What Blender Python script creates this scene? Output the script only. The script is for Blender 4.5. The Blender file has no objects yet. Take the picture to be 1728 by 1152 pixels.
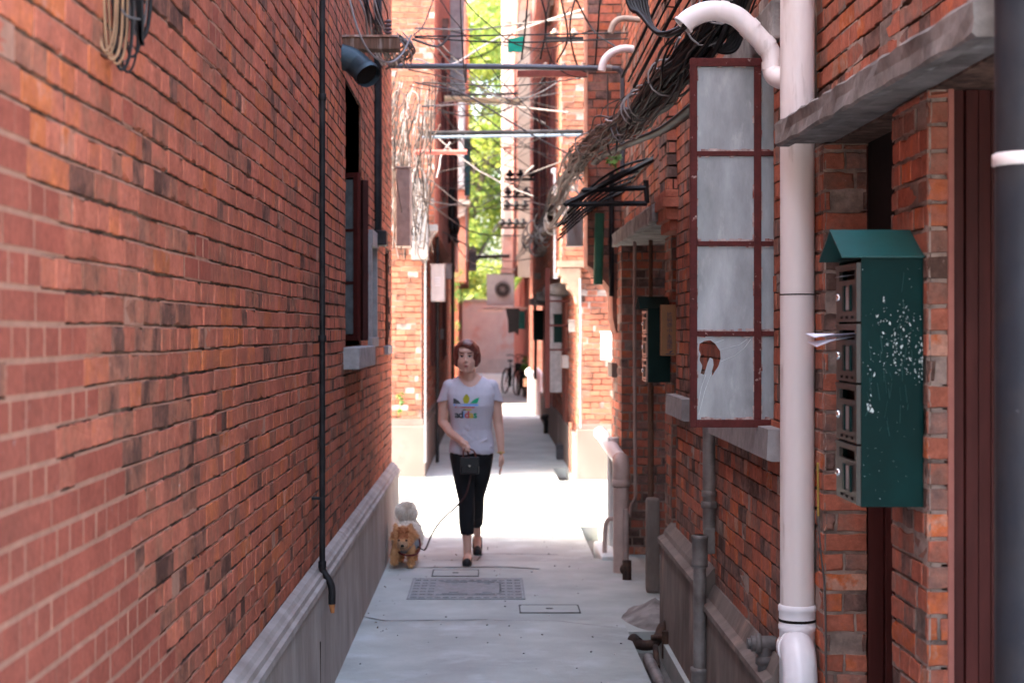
import bpy, bmesh, math, random
import numpy as np
from mathutils import Vector, Matrix, noise
from mathutils.bvhtree import BVHTree
R = math.radians
C = bpy.context.scene.collection
sc = bpy.context.scene
random.seed(7)

# ------------------------------------------------------------------ camera, sky, sun, exposure
F = 2800.0                       # focal length in pixels of the 1728-wide photograph
cam = bpy.data.cameras.new('camera'); co = bpy.data.objects.new('camera', cam); C.objects.link(co)
co.location = (0, 0, 1.65); co.rotation_euler = (R(90), 0, 0)
cam.sensor_width = 36; cam.lens = 36 * F / 1728
cam.shift_x = (864 - 828) / 1728; cam.shift_y = -(576 - 560) / 1728
cam.clip_start = .05; cam.clip_end = 900
cam.dof.use_dof = True; cam.dof.focus_distance = 6.3; cam.dof.aperture_fstop = 4.5
sc.camera = co
SUN_EL, SUN_AZ = R(42), R(7)    # azimuth: the light travels towards +x, turned SUN_AZ towards +y
w = bpy.data.worlds.new('World'); sc.world = w; w.use_nodes = True
nt = w.node_tree; bg = nt.nodes['Background']
sk = nt.nodes.new('ShaderNodeTexSky'); sk.sky_type = 'NISHITA'; sk.sun_disc = False
sk.sun_elevation = SUN_EL; sk.sun_rotation = math.atan2(-math.cos(SUN_AZ), -math.sin(SUN_AZ))
sk.air_density = 1.0; sk.dust_density = 6; sk.ozone_density = .3
nt.links.new(sk.outputs[0], bg.inputs[0]); bg.inputs[1].default_value = .15
sl = bpy.data.lights.new('sun', 'SUN'); so = bpy.data.objects.new('sun', sl); C.objects.link(so)
sl.energy = 1.5; sl.angle = R(2.5); sl.color = (1, .93, .84)
sd = Vector((math.cos(SUN_EL) * math.cos(SUN_AZ), math.cos(SUN_EL) * math.sin(SUN_AZ), -math.sin(SUN_EL)))
so.rotation_euler = sd.to_track_quat('-Z', 'Y').to_euler(); so.location = (-5, -3, 12)
sc.view_settings.view_transform = 'Standard'; sc.view_settings.look = 'None'
sc.view_settings.exposure = 3.64; sc.view_settings.gamma = 1
sc.cycles.max_bounces = 8; sc.cycles.diffuse_bounces = 6
try: sc.cycles.use_denoising = True
except Exception: pass

def P(px, py, y):
    "the point at distance y that the photograph shows at (px, py)"
    return Vector(((px - 828) * y / F, y, 1.65 - (py - 560) * y / F))

# ------------------------------------------------------------------ materials
def N(nt, t, **kw):
    n = nt.nodes.new(t)
    for k, v in kw.items(): setattr(n, k, v)
    return n
MATS = {}
def mat(name, col, rough=.75, metal=0, var=.25, scale=12, bump=.15, bscale=60, col2=None, scale2=4, thr=(.45, .65), spec=.2, trans=0, stretch=None, col3=None, scale3=30, thr3=(.6, .68)):
    "principled surface with two scales of mottling, optional patches of col2 / col3, and bump"
    if name in MATS: return MATS[name]
    m = bpy.data.materials.new(name); m.use_nodes = True; nt = m.node_tree; L = nt.links.new
    b = nt.nodes['Principled BSDF']
    tc = N(nt, 'ShaderNodeTexCoord'); mp = N(nt, 'ShaderNodeMapping'); L(tc.outputs['Object'], mp.inputs[0])
    if stretch: mp.inputs['Scale'].default_value = stretch
    n1 = N(nt, 'ShaderNodeTexNoise'); n1.inputs['Scale'].default_value = scale; n1.inputs['Detail'].default_value = 8
    n1.inputs['Roughness'].default_value = .65
    L(mp.outputs[0], n1.inputs['Vector'])
    mr = N(nt, 'ShaderNodeMapRange'); mr.inputs['From Min'].default_value = .3; mr.inputs['From Max'].default_value = .7
    mr.inputs['To Min'].default_value = 1 - var; mr.inputs['To Max'].default_value = 1 + var
    L(n1.outputs['Fac'], mr.inputs[0])
    base = N(nt, 'ShaderNodeRGB'); base.outputs[0].default_value = (*col, 1); last = base.outputs[0]
    def patch(c, s, t, last):
        n2 = N(nt, 'ShaderNodeTexNoise'); n2.inputs['Scale'].default_value = s; n2.inputs['Detail'].default_value = 6
        n2.inputs['Roughness'].default_value = .6
        L(mp.outputs[0], n2.inputs['Vector'])
        r2 = N(nt, 'ShaderNodeMapRange'); r2.inputs['From Min'].default_value = t[0]; r2.inputs['From Max'].default_value = t[1]
        L(n2.outputs['Fac'], r2.inputs[0])
        mx = N(nt, 'ShaderNodeMix', data_type='RGBA'); L(r2.outputs[0], mx.inputs[0]); L(last, mx.inputs[6]); mx.inputs[7].default_value = (*c, 1)
        return mx.outputs[2]
    if col2: last = patch(col2, scale2, thr, last)
    if col3: last = patch(col3, scale3, thr3, last)
    ml = N(nt, 'ShaderNodeMix', data_type='RGBA', blend_type='MULTIPLY'); ml.inputs[0].default_value = 1
    cb = N(nt, 'ShaderNodeCombineColor')
    for i in range(3): L(mr.outputs[0], cb.inputs[i])
    L(last, ml.inputs[6]); L(cb.outputs[0], ml.inputs[7]); L(ml.outputs[2], b.inputs['Base Color'])
    b.inputs['Roughness'].default_value = rough; b.inputs['Metallic'].default_value = metal
    b.inputs['Specular IOR Level'].default_value = spec
    if trans: b.inputs['Transmission Weight'].default_value = trans
    if bump:
        n3 = N(nt, 'ShaderNodeTexNoise'); n3.inputs['Scale'].default_value = bscale; n3.inputs['Detail'].default_value = 6
        L(mp.outputs[0], n3.inputs['Vector'])
        bp = N(nt, 'ShaderNodeBump'); bp.inputs['Strength'].default_value = bump; bp.inputs['Distance'].default_value = .004
        L(n3.outputs['Fac'], bp.inputs['Height']); L(bp.outputs[0], b.inputs['Normal'])
    MATS[name] = m
    return m

def brick_mat(name, ramp, paint=(.31, .082, .052), stain=.55, grime=(.14, .07, .05), gthr=(.49, .70)):
    "brick faces coloured one by one through the face attribute bc = (kind, painted, brightness)"
    m = bpy.data.materials.new(name); m.use_nodes = True; nt = m.node_tree; L = nt.links.new; b = nt.nodes['Principled BSDF']
    at = N(nt, 'ShaderNodeAttribute', attribute_name='bc'); sp = N(nt, 'ShaderNodeSeparateColor'); L(at.outputs['Color'], sp.inputs[0])
    cr = N(nt, 'ShaderNodeValToRGB'); cr.color_ramp.interpolation = 'LINEAR'
    e = cr.color_ramp.elements; e[0].position = ramp[0][0]; e[0].color = (*ramp[0][1], 1); e[1].position = ramp[-1][0]; e[1].color = (*ramp[-1][1], 1)
    for p, c in ramp[1:-1]:
        q = e.new(p); q.color = (*c, 1)
    tc = N(nt, 'ShaderNodeTexCoord')
    def noi(s, d=8, r=.6):
        n = N(nt, 'ShaderNodeTexNoise'); n.inputs['Scale'].default_value = s; n.inputs['Detail'].default_value = d; n.inputs['Roughness'].default_value = r
        L(tc.outputs['Object'], n.inputs['Vector']); return n.outputs['Fac']
    def rng(x, a, b2, c, d):
        n = N(nt, 'ShaderNodeMapRange'); n.inputs[1].default_value = a; n.inputs[2].default_value = b2; n.inputs[3].default_value = c; n.inputs[4].default_value = d
        L(x, n.inputs[0]); return n.outputs[0]
    # the kind wanders a little inside one brick
    k = N(nt, 'ShaderNodeMath', operation='ADD'); L(sp.outputs[0], k.inputs[0]); L(rng(noi(14, 6), .3, .7, -.17, .17), k.inputs[1]); L(k.outputs[0], cr.inputs[0])
    mx = N(nt, 'ShaderNodeMix', data_type='RGBA'); L(sp.outputs[1], mx.inputs[0]); L(cr.outputs[0], mx.inputs[6]); mx.inputs[7].default_value = (*paint, 1)
    g = N(nt, 'ShaderNodeMix', data_type='RGBA'); gm = N(nt, 'ShaderNodeMath', operation='MULTIPLY'); L(rng(noi(2.3, 10, .68), gthr[0], gthr[1], 0, stain), gm.inputs[0])
    inv = N(nt, 'ShaderNodeMath', operation='SUBTRACT'); inv.inputs[0].default_value = 1; L(sp.outputs[1], inv.inputs[1]); iv = N(nt, 'ShaderNodeMath', operation='MAXIMUM'); iv.inputs[1].default_value = .45; L(inv.outputs[0], iv.inputs[0]); L(iv.outputs[0], gm.inputs[1])
    L(gm.outputs[0], g.inputs[0]); L(mx.outputs[2], g.inputs[6]); g.inputs[7].default_value = (*grime, 1)
    # lime specks
    w2 = N(nt, 'ShaderNodeMix', data_type='RGBA'); L(rng(noi(38, 4, .7), .66, .74, 0, .55), w2.inputs[0]); L(g.outputs[2], w2.inputs[6]); w2.inputs[7].default_value = (.42, .30, .26, 1)
    f1 = rng(noi(48, 8, .72), .3, .7, .72, 1.26); f2 = rng(noi(7, 6, .6), .35, .65, .86, 1.12); m0 = N(nt, 'ShaderNodeMath', operation='MULTIPLY'); L(f1, m0.inputs[0]); L(f2, m0.inputs[1]); f1 = m0.outputs[0]; mm = N(nt, 'ShaderNodeMath', operation='MULTIPLY'); L(f1, mm.inputs[0]); L(sp.outputs[2], mm.inputs[1])
    cb = N(nt, 'ShaderNodeCombineColor')
    for i in range(3): L(mm.outputs[0], cb.inputs[i])
    ml = N(nt, 'ShaderNodeMix', data_type='RGBA', blend_type='MULTIPLY'); ml.inputs[0].default_value = 1; L(w2.outputs[2], ml.inputs[6]); L(cb.outputs[0], ml.inputs[7])
    L(ml.outputs[2], b.inputs['Base Color']); b.inputs['Roughness'].default_value = .92; b.inputs['Specular IOR Level'].default_value = .08
    a1 = N(nt, 'ShaderNodeMath', operation='ADD'); L(noi(45, 8, .65), a1.inputs[0]); L(noi(260, 3, .6), a1.inputs[1])
    bp = N(nt, 'ShaderNodeBump'); bp.inputs['Strength'].default_value = .5; bp.inputs['Distance'].default_value = .003
    L(a1.outputs[0], bp.inputs['Height']); L(bp.outputs[0], b.inputs['Normal'])
    return m
RED = [(0, (0.113, 0.051, 0.036)), (.10, (0.206, 0.086, 0.058)), (.24, (0.319, 0.122, 0.074)), (.42, (0.402, 0.117, 0.070)), (.62, (0.453, 0.137, 0.083)), (.78, (0.464, 0.131, 0.061)), (.92, (0.505, 0.141, 0.052)), (1, (0.484, 0.185, 0.118))]
BRICK = brick_mat('red_brick', RED)
BRICK_R = brick_mat('worn_brick', [(0, (0.113, 0.068, 0.056)), (.14, (0.206, 0.122, 0.103)), (.30, (0.309, 0.146, 0.108)), (.50, (0.391, 0.122, 0.077)), (.74, (0.443, 0.146, 0.094)), (.9, (0.505, 0.131, 0.047)), (1, (0.453, 0.234, 0.168))], paint=(0.412, 0.137, 0.084), stain=.5)
MORTAR = mat('dark_mortar', (.10, .06, .045), .95, var=.5, scale=25, bump=.6, bscale=120, col2=(.30, .18, .13), scale2=7, thr=(.46, .7))
MORTAR_P = mat('pale_mortar', (.36, .175, .115), .9, var=.2, scale=20, bump=.5, bscale=150)
MORTAR_G = mat('grey_mortar', (.34, .25, .21), .95, var=.35, scale=22, bump=.6, bscale=110, col2=(.13, .095, .08), scale2=6)
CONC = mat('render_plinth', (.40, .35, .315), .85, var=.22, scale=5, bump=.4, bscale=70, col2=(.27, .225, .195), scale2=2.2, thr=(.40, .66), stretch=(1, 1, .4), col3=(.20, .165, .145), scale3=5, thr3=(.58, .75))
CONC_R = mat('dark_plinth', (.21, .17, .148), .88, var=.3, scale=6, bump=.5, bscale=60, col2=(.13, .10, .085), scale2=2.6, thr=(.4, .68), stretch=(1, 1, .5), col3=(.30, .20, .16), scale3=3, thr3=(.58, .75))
CONC_L = mat('pale_plinth', (.20, .155, .13), .85, var=.2, scale=6, bump=.3, col2=(.15, .115, .095), scale2=3)
CANOPY = mat('canopy_concrete', (.25, .225, .21), .9, var=.35, scale=9, bump=.8, bscale=40, col2=(.14, .12, .11), scale2=5, col3=(.36, .34, .32), scale3=7, thr3=(.58, .7))
STONE = mat('grey_stone', (.29, .27, .265), .85, var=.25, scale=14, bump=.4, bscale=80)
PVC = mat('white_pvc', (.78, .69, .665), .38, var=.07, scale=5, bump=.05, bscale=25, col2=(.56, .45, .40), scale2=4.5, thr=(.50, .70), spec=.45, col3=(.36, .26, .21), scale3=13, thr3=(.60, .76), stretch=(1, 1, .16))
PVC_W = mat('bright_pvc', (.83, .80, .82), .3, var=.04, bump=.02, spec=.5)
PVC_D = mat('dusty_pvc', (.50, .36, .31), .5, var=.15, scale=6, bump=.1, spec=.4)
IRON = mat('black_iron', (.010, .009, .010), .55, var=.35, scale=10, bump=.2, col2=(.03, .026, .026), scale2=6, spec=.2)
GALV = mat('galvanised_steel', (.24, .22, .21), .55, metal=.35, var=.3, scale=9, bump=.2, col2=(.14, .12, .11), scale2=5)
RUST = mat('rusty_iron', (.035, .022, .018), .8, var=.4, scale=18, bump=.5, bscale=120, col2=(.085, .045, .03), scale2=12, spec=.2)
DARKPIPE = mat('dark_drainpipe', (.024, .025, .031), .48, var=.2, scale=7, bump=.08, col2=(.035, .032, .034), scale2=4, col3=(.12, .11, .12), scale3=26, thr3=(.70, .75), spec=.12)
MAROON = mat('maroon_timber', (.062, .013, .011), .55, var=.25, scale=14, bump=.25, bscale=40, col2=(.10, .026, .022), scale2=5, stretch=(1, 1, .15))
MAROON_W = mat('worn_maroon_paint', (.085, .014, .012), .6, var=.3, scale=22, bump=.6, bscale=90, col3=(.38, .25, .22), scale3=34, thr3=(.64, .70))
PUTTY = mat('old_putty', (.42, .32, .29), .9, var=.3, scale=40, bump=.6, col2=(.2, .06, .05), scale2=30)
GREEN = mat('green_enamel', (.0006, .019, .018), .42, var=.14, scale=6, bump=.05, col2=(.0015, .028, .026), scale2=5, thr=(.45, .7), spec=.08)
STEEL = mat('stainless_steel', (.065, .06, .056), .42, metal=.45, var=.1, scale=8, bump=.05, stretch=(1, 1, .2))
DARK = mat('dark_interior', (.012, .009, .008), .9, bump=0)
WIREB = mat('black_cable', (.012, .0105, .0105), .55, var=.3, scale=8, bump=0, spec=.25)
WIREG = mat('grey_cable', (.11, .095, .09), .6, var=.3, scale=8, bump=0)
WIREW = mat('white_cable', (.27, .245, .235), .5, var=.15, scale=8, bump=0)
WIREBR = mat('brown_cable', (.075, .052, .042), .6, var=.3, scale=8, bump=0)
GLASS = mat('dusty_glass', (.38, .39, .40), .2, var=.22, scale=7, bump=.04, bscale=6, col2=(.25, .26, .265), scale2=3.3, thr=(.38, .66), spec=.5, stretch=(1.6, 1, .55), col3=(.46, .46, .46), scale3=16, thr3=(.58, .8))
GLASSD = mat('dark_glass', (.05, .06, .065), .12, var=.2, bump=.02, spec=.6)
WOOD = mat('weathered_wood', (.14, .075, .05), .8, var=.4, scale=20, bump=.5, stretch=(4, .4, .4), col2=(.32, .24, .2), scale2=7, thr=(.55, .7))
PLASTIC = mat('pale_plastic', (.62, .57, .55), .5, var=.08, bump=.03)
ROOFG = mat('roof_enamel_lit', (.004, .060, .058), .4, var=.14, scale=8, bump=.05, col2=(.006, .045, .042), scale2=5, spec=.3)  # mailbox green with the light on its top face put into the colour
BROWN = mat('brown_frame', (.045, .014, .012), .7, var=.3, spec=.15)
CERAM = mat('brown_porcelain', (.42, .27, .18), .25, var=.15, bump=0, spec=.6)

# ------------------------------------------------------------------ mesh building
class MB:
    def __init__(s): s.v = []; s.f = []; s.m = []; s.s = []; s.c = []; s.hc = False
    def add(s, v, f, m=0, smooth=False, c=(.5, 0, 1)):
        n = len(s.v); s.v.extend(tuple(p) for p in v)
        for q in f:
            s.f.append(tuple(i + n for i in q)); s.m.append(m); s.s.append(smooth); s.c.append(c)
        return s
    def box(s, a, b, bev=0, m=0, c=(.5, 0, 1), mtx=None):
        x0, x1 = sorted((a[0], b[0])); y0, y1 = sorted((a[1], b[1])); z0, z1 = sorted((a[2], b[2]))
        if bev:
            bm = bmesh.new(); bmesh.ops.create_cube(bm, size=1)
            for v in bm.verts: v.co = Vector(((x0 + x1) / 2 + v.co.x * (x1 - x0), (y0 + y1) / 2 + v.co.y * (y1 - y0), (z0 + z1) / 2 + v.co.z * (z1 - z0)))
            bmesh.ops.bevel(bm, geom=bm.edges[:], offset=bev, segments=2, profile=.6, affect='EDGES')
            bm.verts.index_update(); vs = [v.co.copy() for v in bm.verts]; fs = [[v.index for v in f.verts] for f in bm.faces]; bm.free()
        else:
            vs = [Vector((x, y, z)) for z in (z0, z1) for y in (y0, y1) for x in (x0, x1)]
            fs = [(0, 2, 3, 1), (4, 5, 7, 6), (0, 1, 5, 4), (2, 6, 7, 3), (0, 4, 6, 2), (1, 3, 7, 5)]
        if mtx: vs = [mtx @ v for v in vs]
        return s.add(vs, fs, m, False, c)
    def tube(s, pts, r, seg=12, caps=True, m=0, closed=False, flat=None, smooth=True):
        pts = [Vector(p) for p in pts]; n = len(pts); rs = r if isinstance(r, (list, tuple)) else [r] * n
        T = []
        for i in range(n):
            a = pts[(i - 1) % n] if (i or closed) else pts[0]; b = pts[(i + 1) % n] if (i < n - 1 or closed) else pts[-1]
            t = b - a; T.append(t.normalized() if t.length > 1e-9 else Vector((0, 0, 1)))
        u = T[0].orthogonal().normalized() if abs(T[0].z) < .99 else Vector((1, 0, 0))
        if abs(T[0].z) < .99: u = T[0].cross(Vector((0, 0, 1))).normalized()
        V = []; 
        for i in range(n):
            u = (u - T[i] * u.dot(T[i])); u = u.normalized() if u.length > 1e-6 else T[i].orthogonal().normalized()
            w_ = T[i].cross(u)
            for k in range(seg):
                a = 2 * math.pi * k / seg; e = (flat or 1)
                V.append(pts[i] + (u * math.cos(a) + w_ * math.sin(a) * e) * rs[i])
        Fs = []
        for i in range(n if closed else n - 1):
            j = (i + 1) % n
            for k in range(seg): Fs.append((i * seg + k, i * seg + (k + 1) % seg, j * seg + (k + 1) % seg, j * seg + k))
        s.add(V, Fs, m, smooth)
        if caps and not closed:
            s.add(V[:seg], [tuple(range(seg))[::-1]], m); s.add(V[-seg:], [tuple(range(seg))], m)
        return s
    def cyl(s, a, b, r, seg=16, m=0, r2=None): return s.tube([a, b], [r, r if r2 is None else r2], seg, True, m)
    def ell(s, c, r, seg=20, rings=12, m=0, rot=None):
        c = Vector(c); V = []; rx, ry, rz = r if hasattr(r, '__len__') else (r, r, r)
        for i in range(1, rings):
            t = math.pi * i / rings
            for k in range(seg):
                a = 2 * math.pi * k / seg; V.append(Vector((rx * math.sin(t) * math.cos(a), ry * math.sin(t) * math.sin(a), rz * math.cos(t))))
        V += [Vector((0, 0, rz)), Vector((0, 0, -rz))]
        if rot: V = [rot @ v for v in V]
        V = [c + v for v in V]; Fs = []
        for i in range(rings - 2):
            for k in range(seg): Fs.append((i * seg + k, (i + 1) * seg + k, (i + 1) * seg + (k + 1) % seg, i * seg + (k + 1) % seg))
        t, b = len(V) - 2, len(V) - 1; o = (rings - 2) * seg
        for k in range(seg): Fs.append((t, k, (k + 1) % seg)); Fs.append((b, o + (k + 1) % seg, o + k))
        return s.add(V, Fs, m, True)
    def limb(s, pts, rs, seg=14):
        s.tube(pts, rs, seg)
        for p, r in zip(pts, rs): s.ell(p, r, 14, 9)
        return s
    def loft(s, rings, seg=24):
        "rings of (centre, rx, ry) in horizontal planes"
        V = []
        for c, rx, ry in rings:
            for k in range(seg):
                a = 2 * math.pi * k / seg; ca, sa = math.cos(a), math.sin(a)
                V.append(Vector(c) + Vector((rx * abs(ca) ** .85 * (1 if ca > 0 else -1), ry * abs(sa) ** .85 * (1 if sa > 0 else -1), 0)))
        Fs = [(i * seg + k, i * seg + (k + 1) % seg, (i + 1) * seg + (k + 1) % seg, (i + 1) * seg + k) for i in range(len(rings) - 1) for k in range(seg)]
        Fs += [tuple(range(seg))[::-1], tuple(range((len(rings) - 1) * seg, len(rings) * seg))]
        return s.add(V, Fs, 0, True)
    def prism(s, poly, ext, m=0, c=(.5, 0, 1)):
        poly = [Vector(p) for p in poly]; ext = Vector(ext); n = len(poly)
        return s.add(poly + [p + ext for p in poly], [tuple(range(n))[::-1], tuple(range(n, 2 * n))] + [(i, (i + 1) % n, n + (i + 1) % n, n + i) for i in range(n)], m, False, c)
    def lathe(s, prof, c, seg=16, m=0, axis=None):
        c = Vector(c); V = []; q = Vector((0, 0, 1)).rotation_difference(Vector(axis)) if axis else None
        for r, z in prof:
            for k in range(seg):
                a = 2 * math.pi * k / seg; p = Vector((r * math.cos(a), r * math.sin(a), z)); V.append(c + (q @ p if q else p))
        Fs = [(i * seg + k, i * seg + (k + 1) % seg, (i + 1) * seg + (k + 1) % seg, (i + 1) * seg + k) for i in range(len(prof) - 1) for k in range(seg)]
        return s.add(V, Fs, m, True)
    def bbox(s):
        a = np.array(s.v); return a.min(0), a.max(0)
    def build(s, name, mats, parent=None, loc=None):
        if not isinstance(mats, (list, tuple)): mats = [mats]
        if parent:
            off = Vector(); p = parent
            while p: off += p.location; p = p.parent
            loc = Vector()
        else:
            if loc is None:
                lo, hi = s.bbox(); loc = Vector(((lo[0] + hi[0]) / 2, (lo[1] + hi[1]) / 2, lo[2]))
            off = Vector(loc)
        me = bpy.data.meshes.new(name)
        me.from_pydata([(x - off.x, y - off.y, z - off.z) for x, y, z in s.v], [], s.f)
        for mm in mats: me.materials.append(mm)
        me.polygons.foreach_set('material_index', s.m); me.polygons.foreach_set('use_smooth', s.s)
        if s.hc:
            at = me.attributes.new('bc', 'FLOAT_COLOR', 'CORNER'); arr = []
            for f, c in zip(s.f, s.c): arr.extend((c[0], c[1], c[2], 1.0) * len(f))
            at.data.foreach_set('color', arr)
        me.update()
        o = bpy.data.objects.new(name, me); C.objects.link(o)
        if parent: o.parent = parent
        o.location = loc
        return o

def tag(o, label=None, cat=None, group=None, kind=None):
    if label: o['label'] = label
    if cat: o['category'] = cat
    if group: o['group'] = group
    if kind: o['kind'] = kind
    return o
def thing(name, loc, label, cat, group=None, kind=None):
    o = bpy.data.objects.new(name, None); C.objects.link(o); o.location = loc; o.empty_display_size = .2
    return tag(o, label, cat, group, kind)

def bricks(mb, O, U, Nn, L, H, holes=(), pitch=.066, bl=.225, hg=.008, vg=.003, zone=None, fine=None, depth=.012, kind=None, flush=0, seed=1, jit=.0016, mi=(0, 1, 2), mix=0, wob=.0028, lip=0):
    "individual bricks, laid in alternating stretcher and header rows, over a mortar backing"
    rnd = random.Random(seed); mb.hc = True
    O, U, Nn = Vector(O), Vector(U), Vector(Nn); Z = Vector((0, 0, 1)); z = 0; row = 0
    def pt(u, v, d):
        if wob and .01 < v < H - .01: v += wob * noise.noise((u * 1.7 + seed, v * 2.2, seed * .37)) + wob * .5 * noise.noise((u * 6, v * 9, seed))
        return O + U * u + Z * v + Nn * d
    while z < H - .01:
        h = min(pitch, H - z); stretcher = row % 2 == 0
        bw = bl if stretcher else bl / 2; u = -rnd.uniform(.2, .8) * bw
        segs = [(0, L)]
        for (a, b, c, d) in holes:
            if z + h * .5 > c and z + h * .5 < d:
                segs = [q for sg in segs for q in ((sg[0], min(sg[1], a)), (max(sg[0], b), sg[1])) if q[1] - q[0] > .012]
        cuts = []
        while u < L:
            ww = bw * rnd.uniform(.94, 1.05)
            if stretcher and rnd.random() < .12 + mix: ww *= .5
            if rnd.random() < mix * .5: ww *= rnd.uniform(.75, 1.3)
            cuts.append((u, u + ww)); u += ww
        for sa, sb in segs:
            for (a, b) in cuts:
                a2, b2 = max(a, sa), min(b, sb)
                if b2 - a2 < .006: continue
                if sb - b2 < .03: b2 = sb
                if a2 - sa < .03 and a2 > sa: continue
                if a2 - sa < .06 and a < sa: a2 = sa
                uc, vc = (a2 + b2) / 2, z + h / 2
                pz = zone(uc, vc, rnd) if zone else 0
                k = kind(uc, vc, rnd) if kind else min(1, max(0, rnd.gauss(.5, .2)))
                col = (k, pz, rnd.uniform(.87, 1.12) if not pz else rnd.uniform(.96, 1.04))
                lg = a2 if a2 == sa else a2 + vg / 2; rg = b2 if b2 == sb else b2 - vg / 2
                v0, v1 = z + hg / 2, z + h - hg / 2
                fl = flush(uc, vc, rnd) if callable(flush) else rnd.random() < flush
                mb.add([pt(a2, z, -depth), pt(b2, z, -depth), pt(b2, z + h, -depth), pt(a2, z + h, -depth)], [(0, 1, 2, 3)], mi[1])
                if fl or pz:
                    mb.add([pt(a2, z, -.0012), pt(b2, z, -.0012), pt(b2, z + h, -.0012), pt(a2, z + h, -.0012)], [(0, 1, 2, 3)], mi[2])
                if lip and not pz > .5 and noise.noise((uc * 2.6, vc * 11, 7)) + rnd.uniform(-.12, .12) < lip - .5:
                    za_, zb_, dd_ = z + h - hg * .5 - .0008, z + h - hg * .5 + hg * rnd.uniform(.35, .6), -.0015 - rnd.random() * .0015
                    mb.add([pt(a2, za_, dd_), pt(b2, za_, dd_), pt(b2, zb_, dd_ - .001), pt(a2, zb_, dd_ - .001), pt(b2, zb_, -depth), pt(a2, zb_, -depth)], [(0, 1, 2, 3), (3, 2, 4, 5)], mi[2])
                d = 0 if pz > .5 else rnd.uniform(-.002, .0015); t = rnd.uniform(-.0012, .0012); fz = fine and fine(uc, vc)
                if fz and not pz > .5:
                    nu = max(2, int((b2 - a2) / .022)); ring = []
                    for i in range(nu): ring.append((lg + (rg - lg) * i / nu, v0))
                    ring += [(rg, v0), (rg, (v0 * .65 + v1 * .35)), (rg, (v0 * .35 + v1 * .65))]
                    for i in range(nu): ring.append((rg + (lg - rg) * i / nu, v1))
                    ring += [(lg, v1), (lg, (v0 * .35 + v1 * .65)), (lg, (v0 * .65 + v1 * .35))]
                    n = len(ring); cu, cv = (lg + rg) / 2, (v0 + v1) / 2; j = jit * 1.3
                    A = []; B = []; D = []
                    chip = rnd.randrange(n) if rnd.random() < .3 else -9
                    for i, (x, y) in enumerate(ring):
                        jx, jy = rnd.uniform(-j, j), rnd.uniform(-j, j); cc = .006 if abs(i - chip) < 2 else 0
                        A.append(pt(x, y, -depth)); B.append(pt(x + jx, y + jy, -.003 + d - cc))
                        sx, sy = (1 if x < cu else -1), (1 if y < cv else -1)
                        D.append(pt(x + jx + sx * (.0022 + cc), y + jy + sy * (.0022 + cc), d + rnd.uniform(-.0005, .0005) + t * sx))
                    mb.add(A + B, [(i, (i + 1) % n, n + (i + 1) % n, n + i) for i in range(n)], mi[1]); mb.add(A + B + D, [(n + i, n + (i + 1) % n, 2 * n + (i + 1) % n, 2 * n + i) for i in range(n)] + [tuple(range(2 * n, 3 * n))], mi[0], False, col)
                else:
                    e = .0015; q = [(lg, v0), (rg, v0), (rg, v1), (lg, v1)]; j = jit if not pz > .5 else .0004
                    q = [(x + rnd.uniform(-j, j), y + rnd.uniform(-j, j)) for x, y in q]
                    A = [pt(x, y, -depth) for x, y in q]; sg = [(1, 1), (-1, 1), (-1, -1), (1, -1)]
                    B = [pt(x + e * s1, y + e * s2, d + t * s1) for (x, y), (s1, s2) in zip(q, sg)]
                    mb.add(A + B, [(4, 5, 6, 7)], mi[0], False, col); mb.add(A + B, [(0, 1, 5, 4), (1, 2, 6, 5), (2, 3, 7, 6), (3, 0, 4, 7)], mi[2] if pz > .5 else mi[1])
        z += pitch; row += 1
    return mb
def reveal(mb, O, U, Nn, hole, t, m=0, c=(.4, 0, .9)):
    O, U, Nn = Vector(O), Vector(U), Vector(Nn); Z = Vector((0, 0, 1)); a, b, z0, z1 = hole
    q = [O + U * a + Z * z0, O + U * b + Z * z0, O + U * b + Z * z1, O + U * a + Z * z1]; q2 = [p - Nn * t for p in q]
    mb.add(q + q2, [(0, 1, 5, 4), (1, 2, 6, 5), (2, 3, 7, 6), (3, 0, 4, 7)], m, False, c)

def curve_pts(ctrl, n=12):
    "Catmull-Rom through control points"
    P_ = [Vector(p) for p in ctrl]; P_ = [P_[0] * 2 - P_[1]] + P_ + [P_[-1] * 2 - P_[-2]]; out = []
    for i in range(1, len(P_) - 2):
        a, b, c, d = P_[i - 1:i + 3]
        for k in range(n):
            t = k / n; out.append(.5 * ((2 * b) + (c - a) * t + (2 * a - 5 * b + 4 * c - d) * t * t + (3 * b - a - 3 * c + d) * t ** 3))
    out.append(P_[-2]); return out
def sag(p0, p1, s, n=14, wob=0, rnd=random):
    p0, p1 = Vector(p0), Vector(p1); o = []; w_ = Vector((0, 0, 0))
    for i in range(n + 1):
        t = i / n; p = p0.lerp(p1, t); p.z -= 4 * s * t * (1 - t)
        if wob and 0 < i < n: p += Vector((rnd.uniform(-wob, wob), rnd.uniform(-wob, wob), rnd.uniform(-wob, wob)))
        o.append(p)
    return o
def text_mesh(s, size, ext=0.0, bold=False):
    cu = bpy.data.curves.new('t', 'FONT'); cu.body = s; cu.size = size; cu.extrude = ext; cu.align_x = 'CENTER'; cu.align_y = 'CENTER'; cu.resolution_u = 4
    if bold: cu.offset = size * .025
    o = bpy.data.objects.new('t', cu); C.objects.link(o); dg = bpy.context.evaluated_depsgraph_get(); dg.update()
    me = bpy.data.meshes.new_from_object(o.evaluated_get(dg)); bpy.data.objects.remove(o)
    vs = [v.co.copy() for v in me.vertices]; fs = [tuple(p.vertices) for p in me.polygons]; bpy.data.meshes.remove(me)
    return vs, fs

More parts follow.
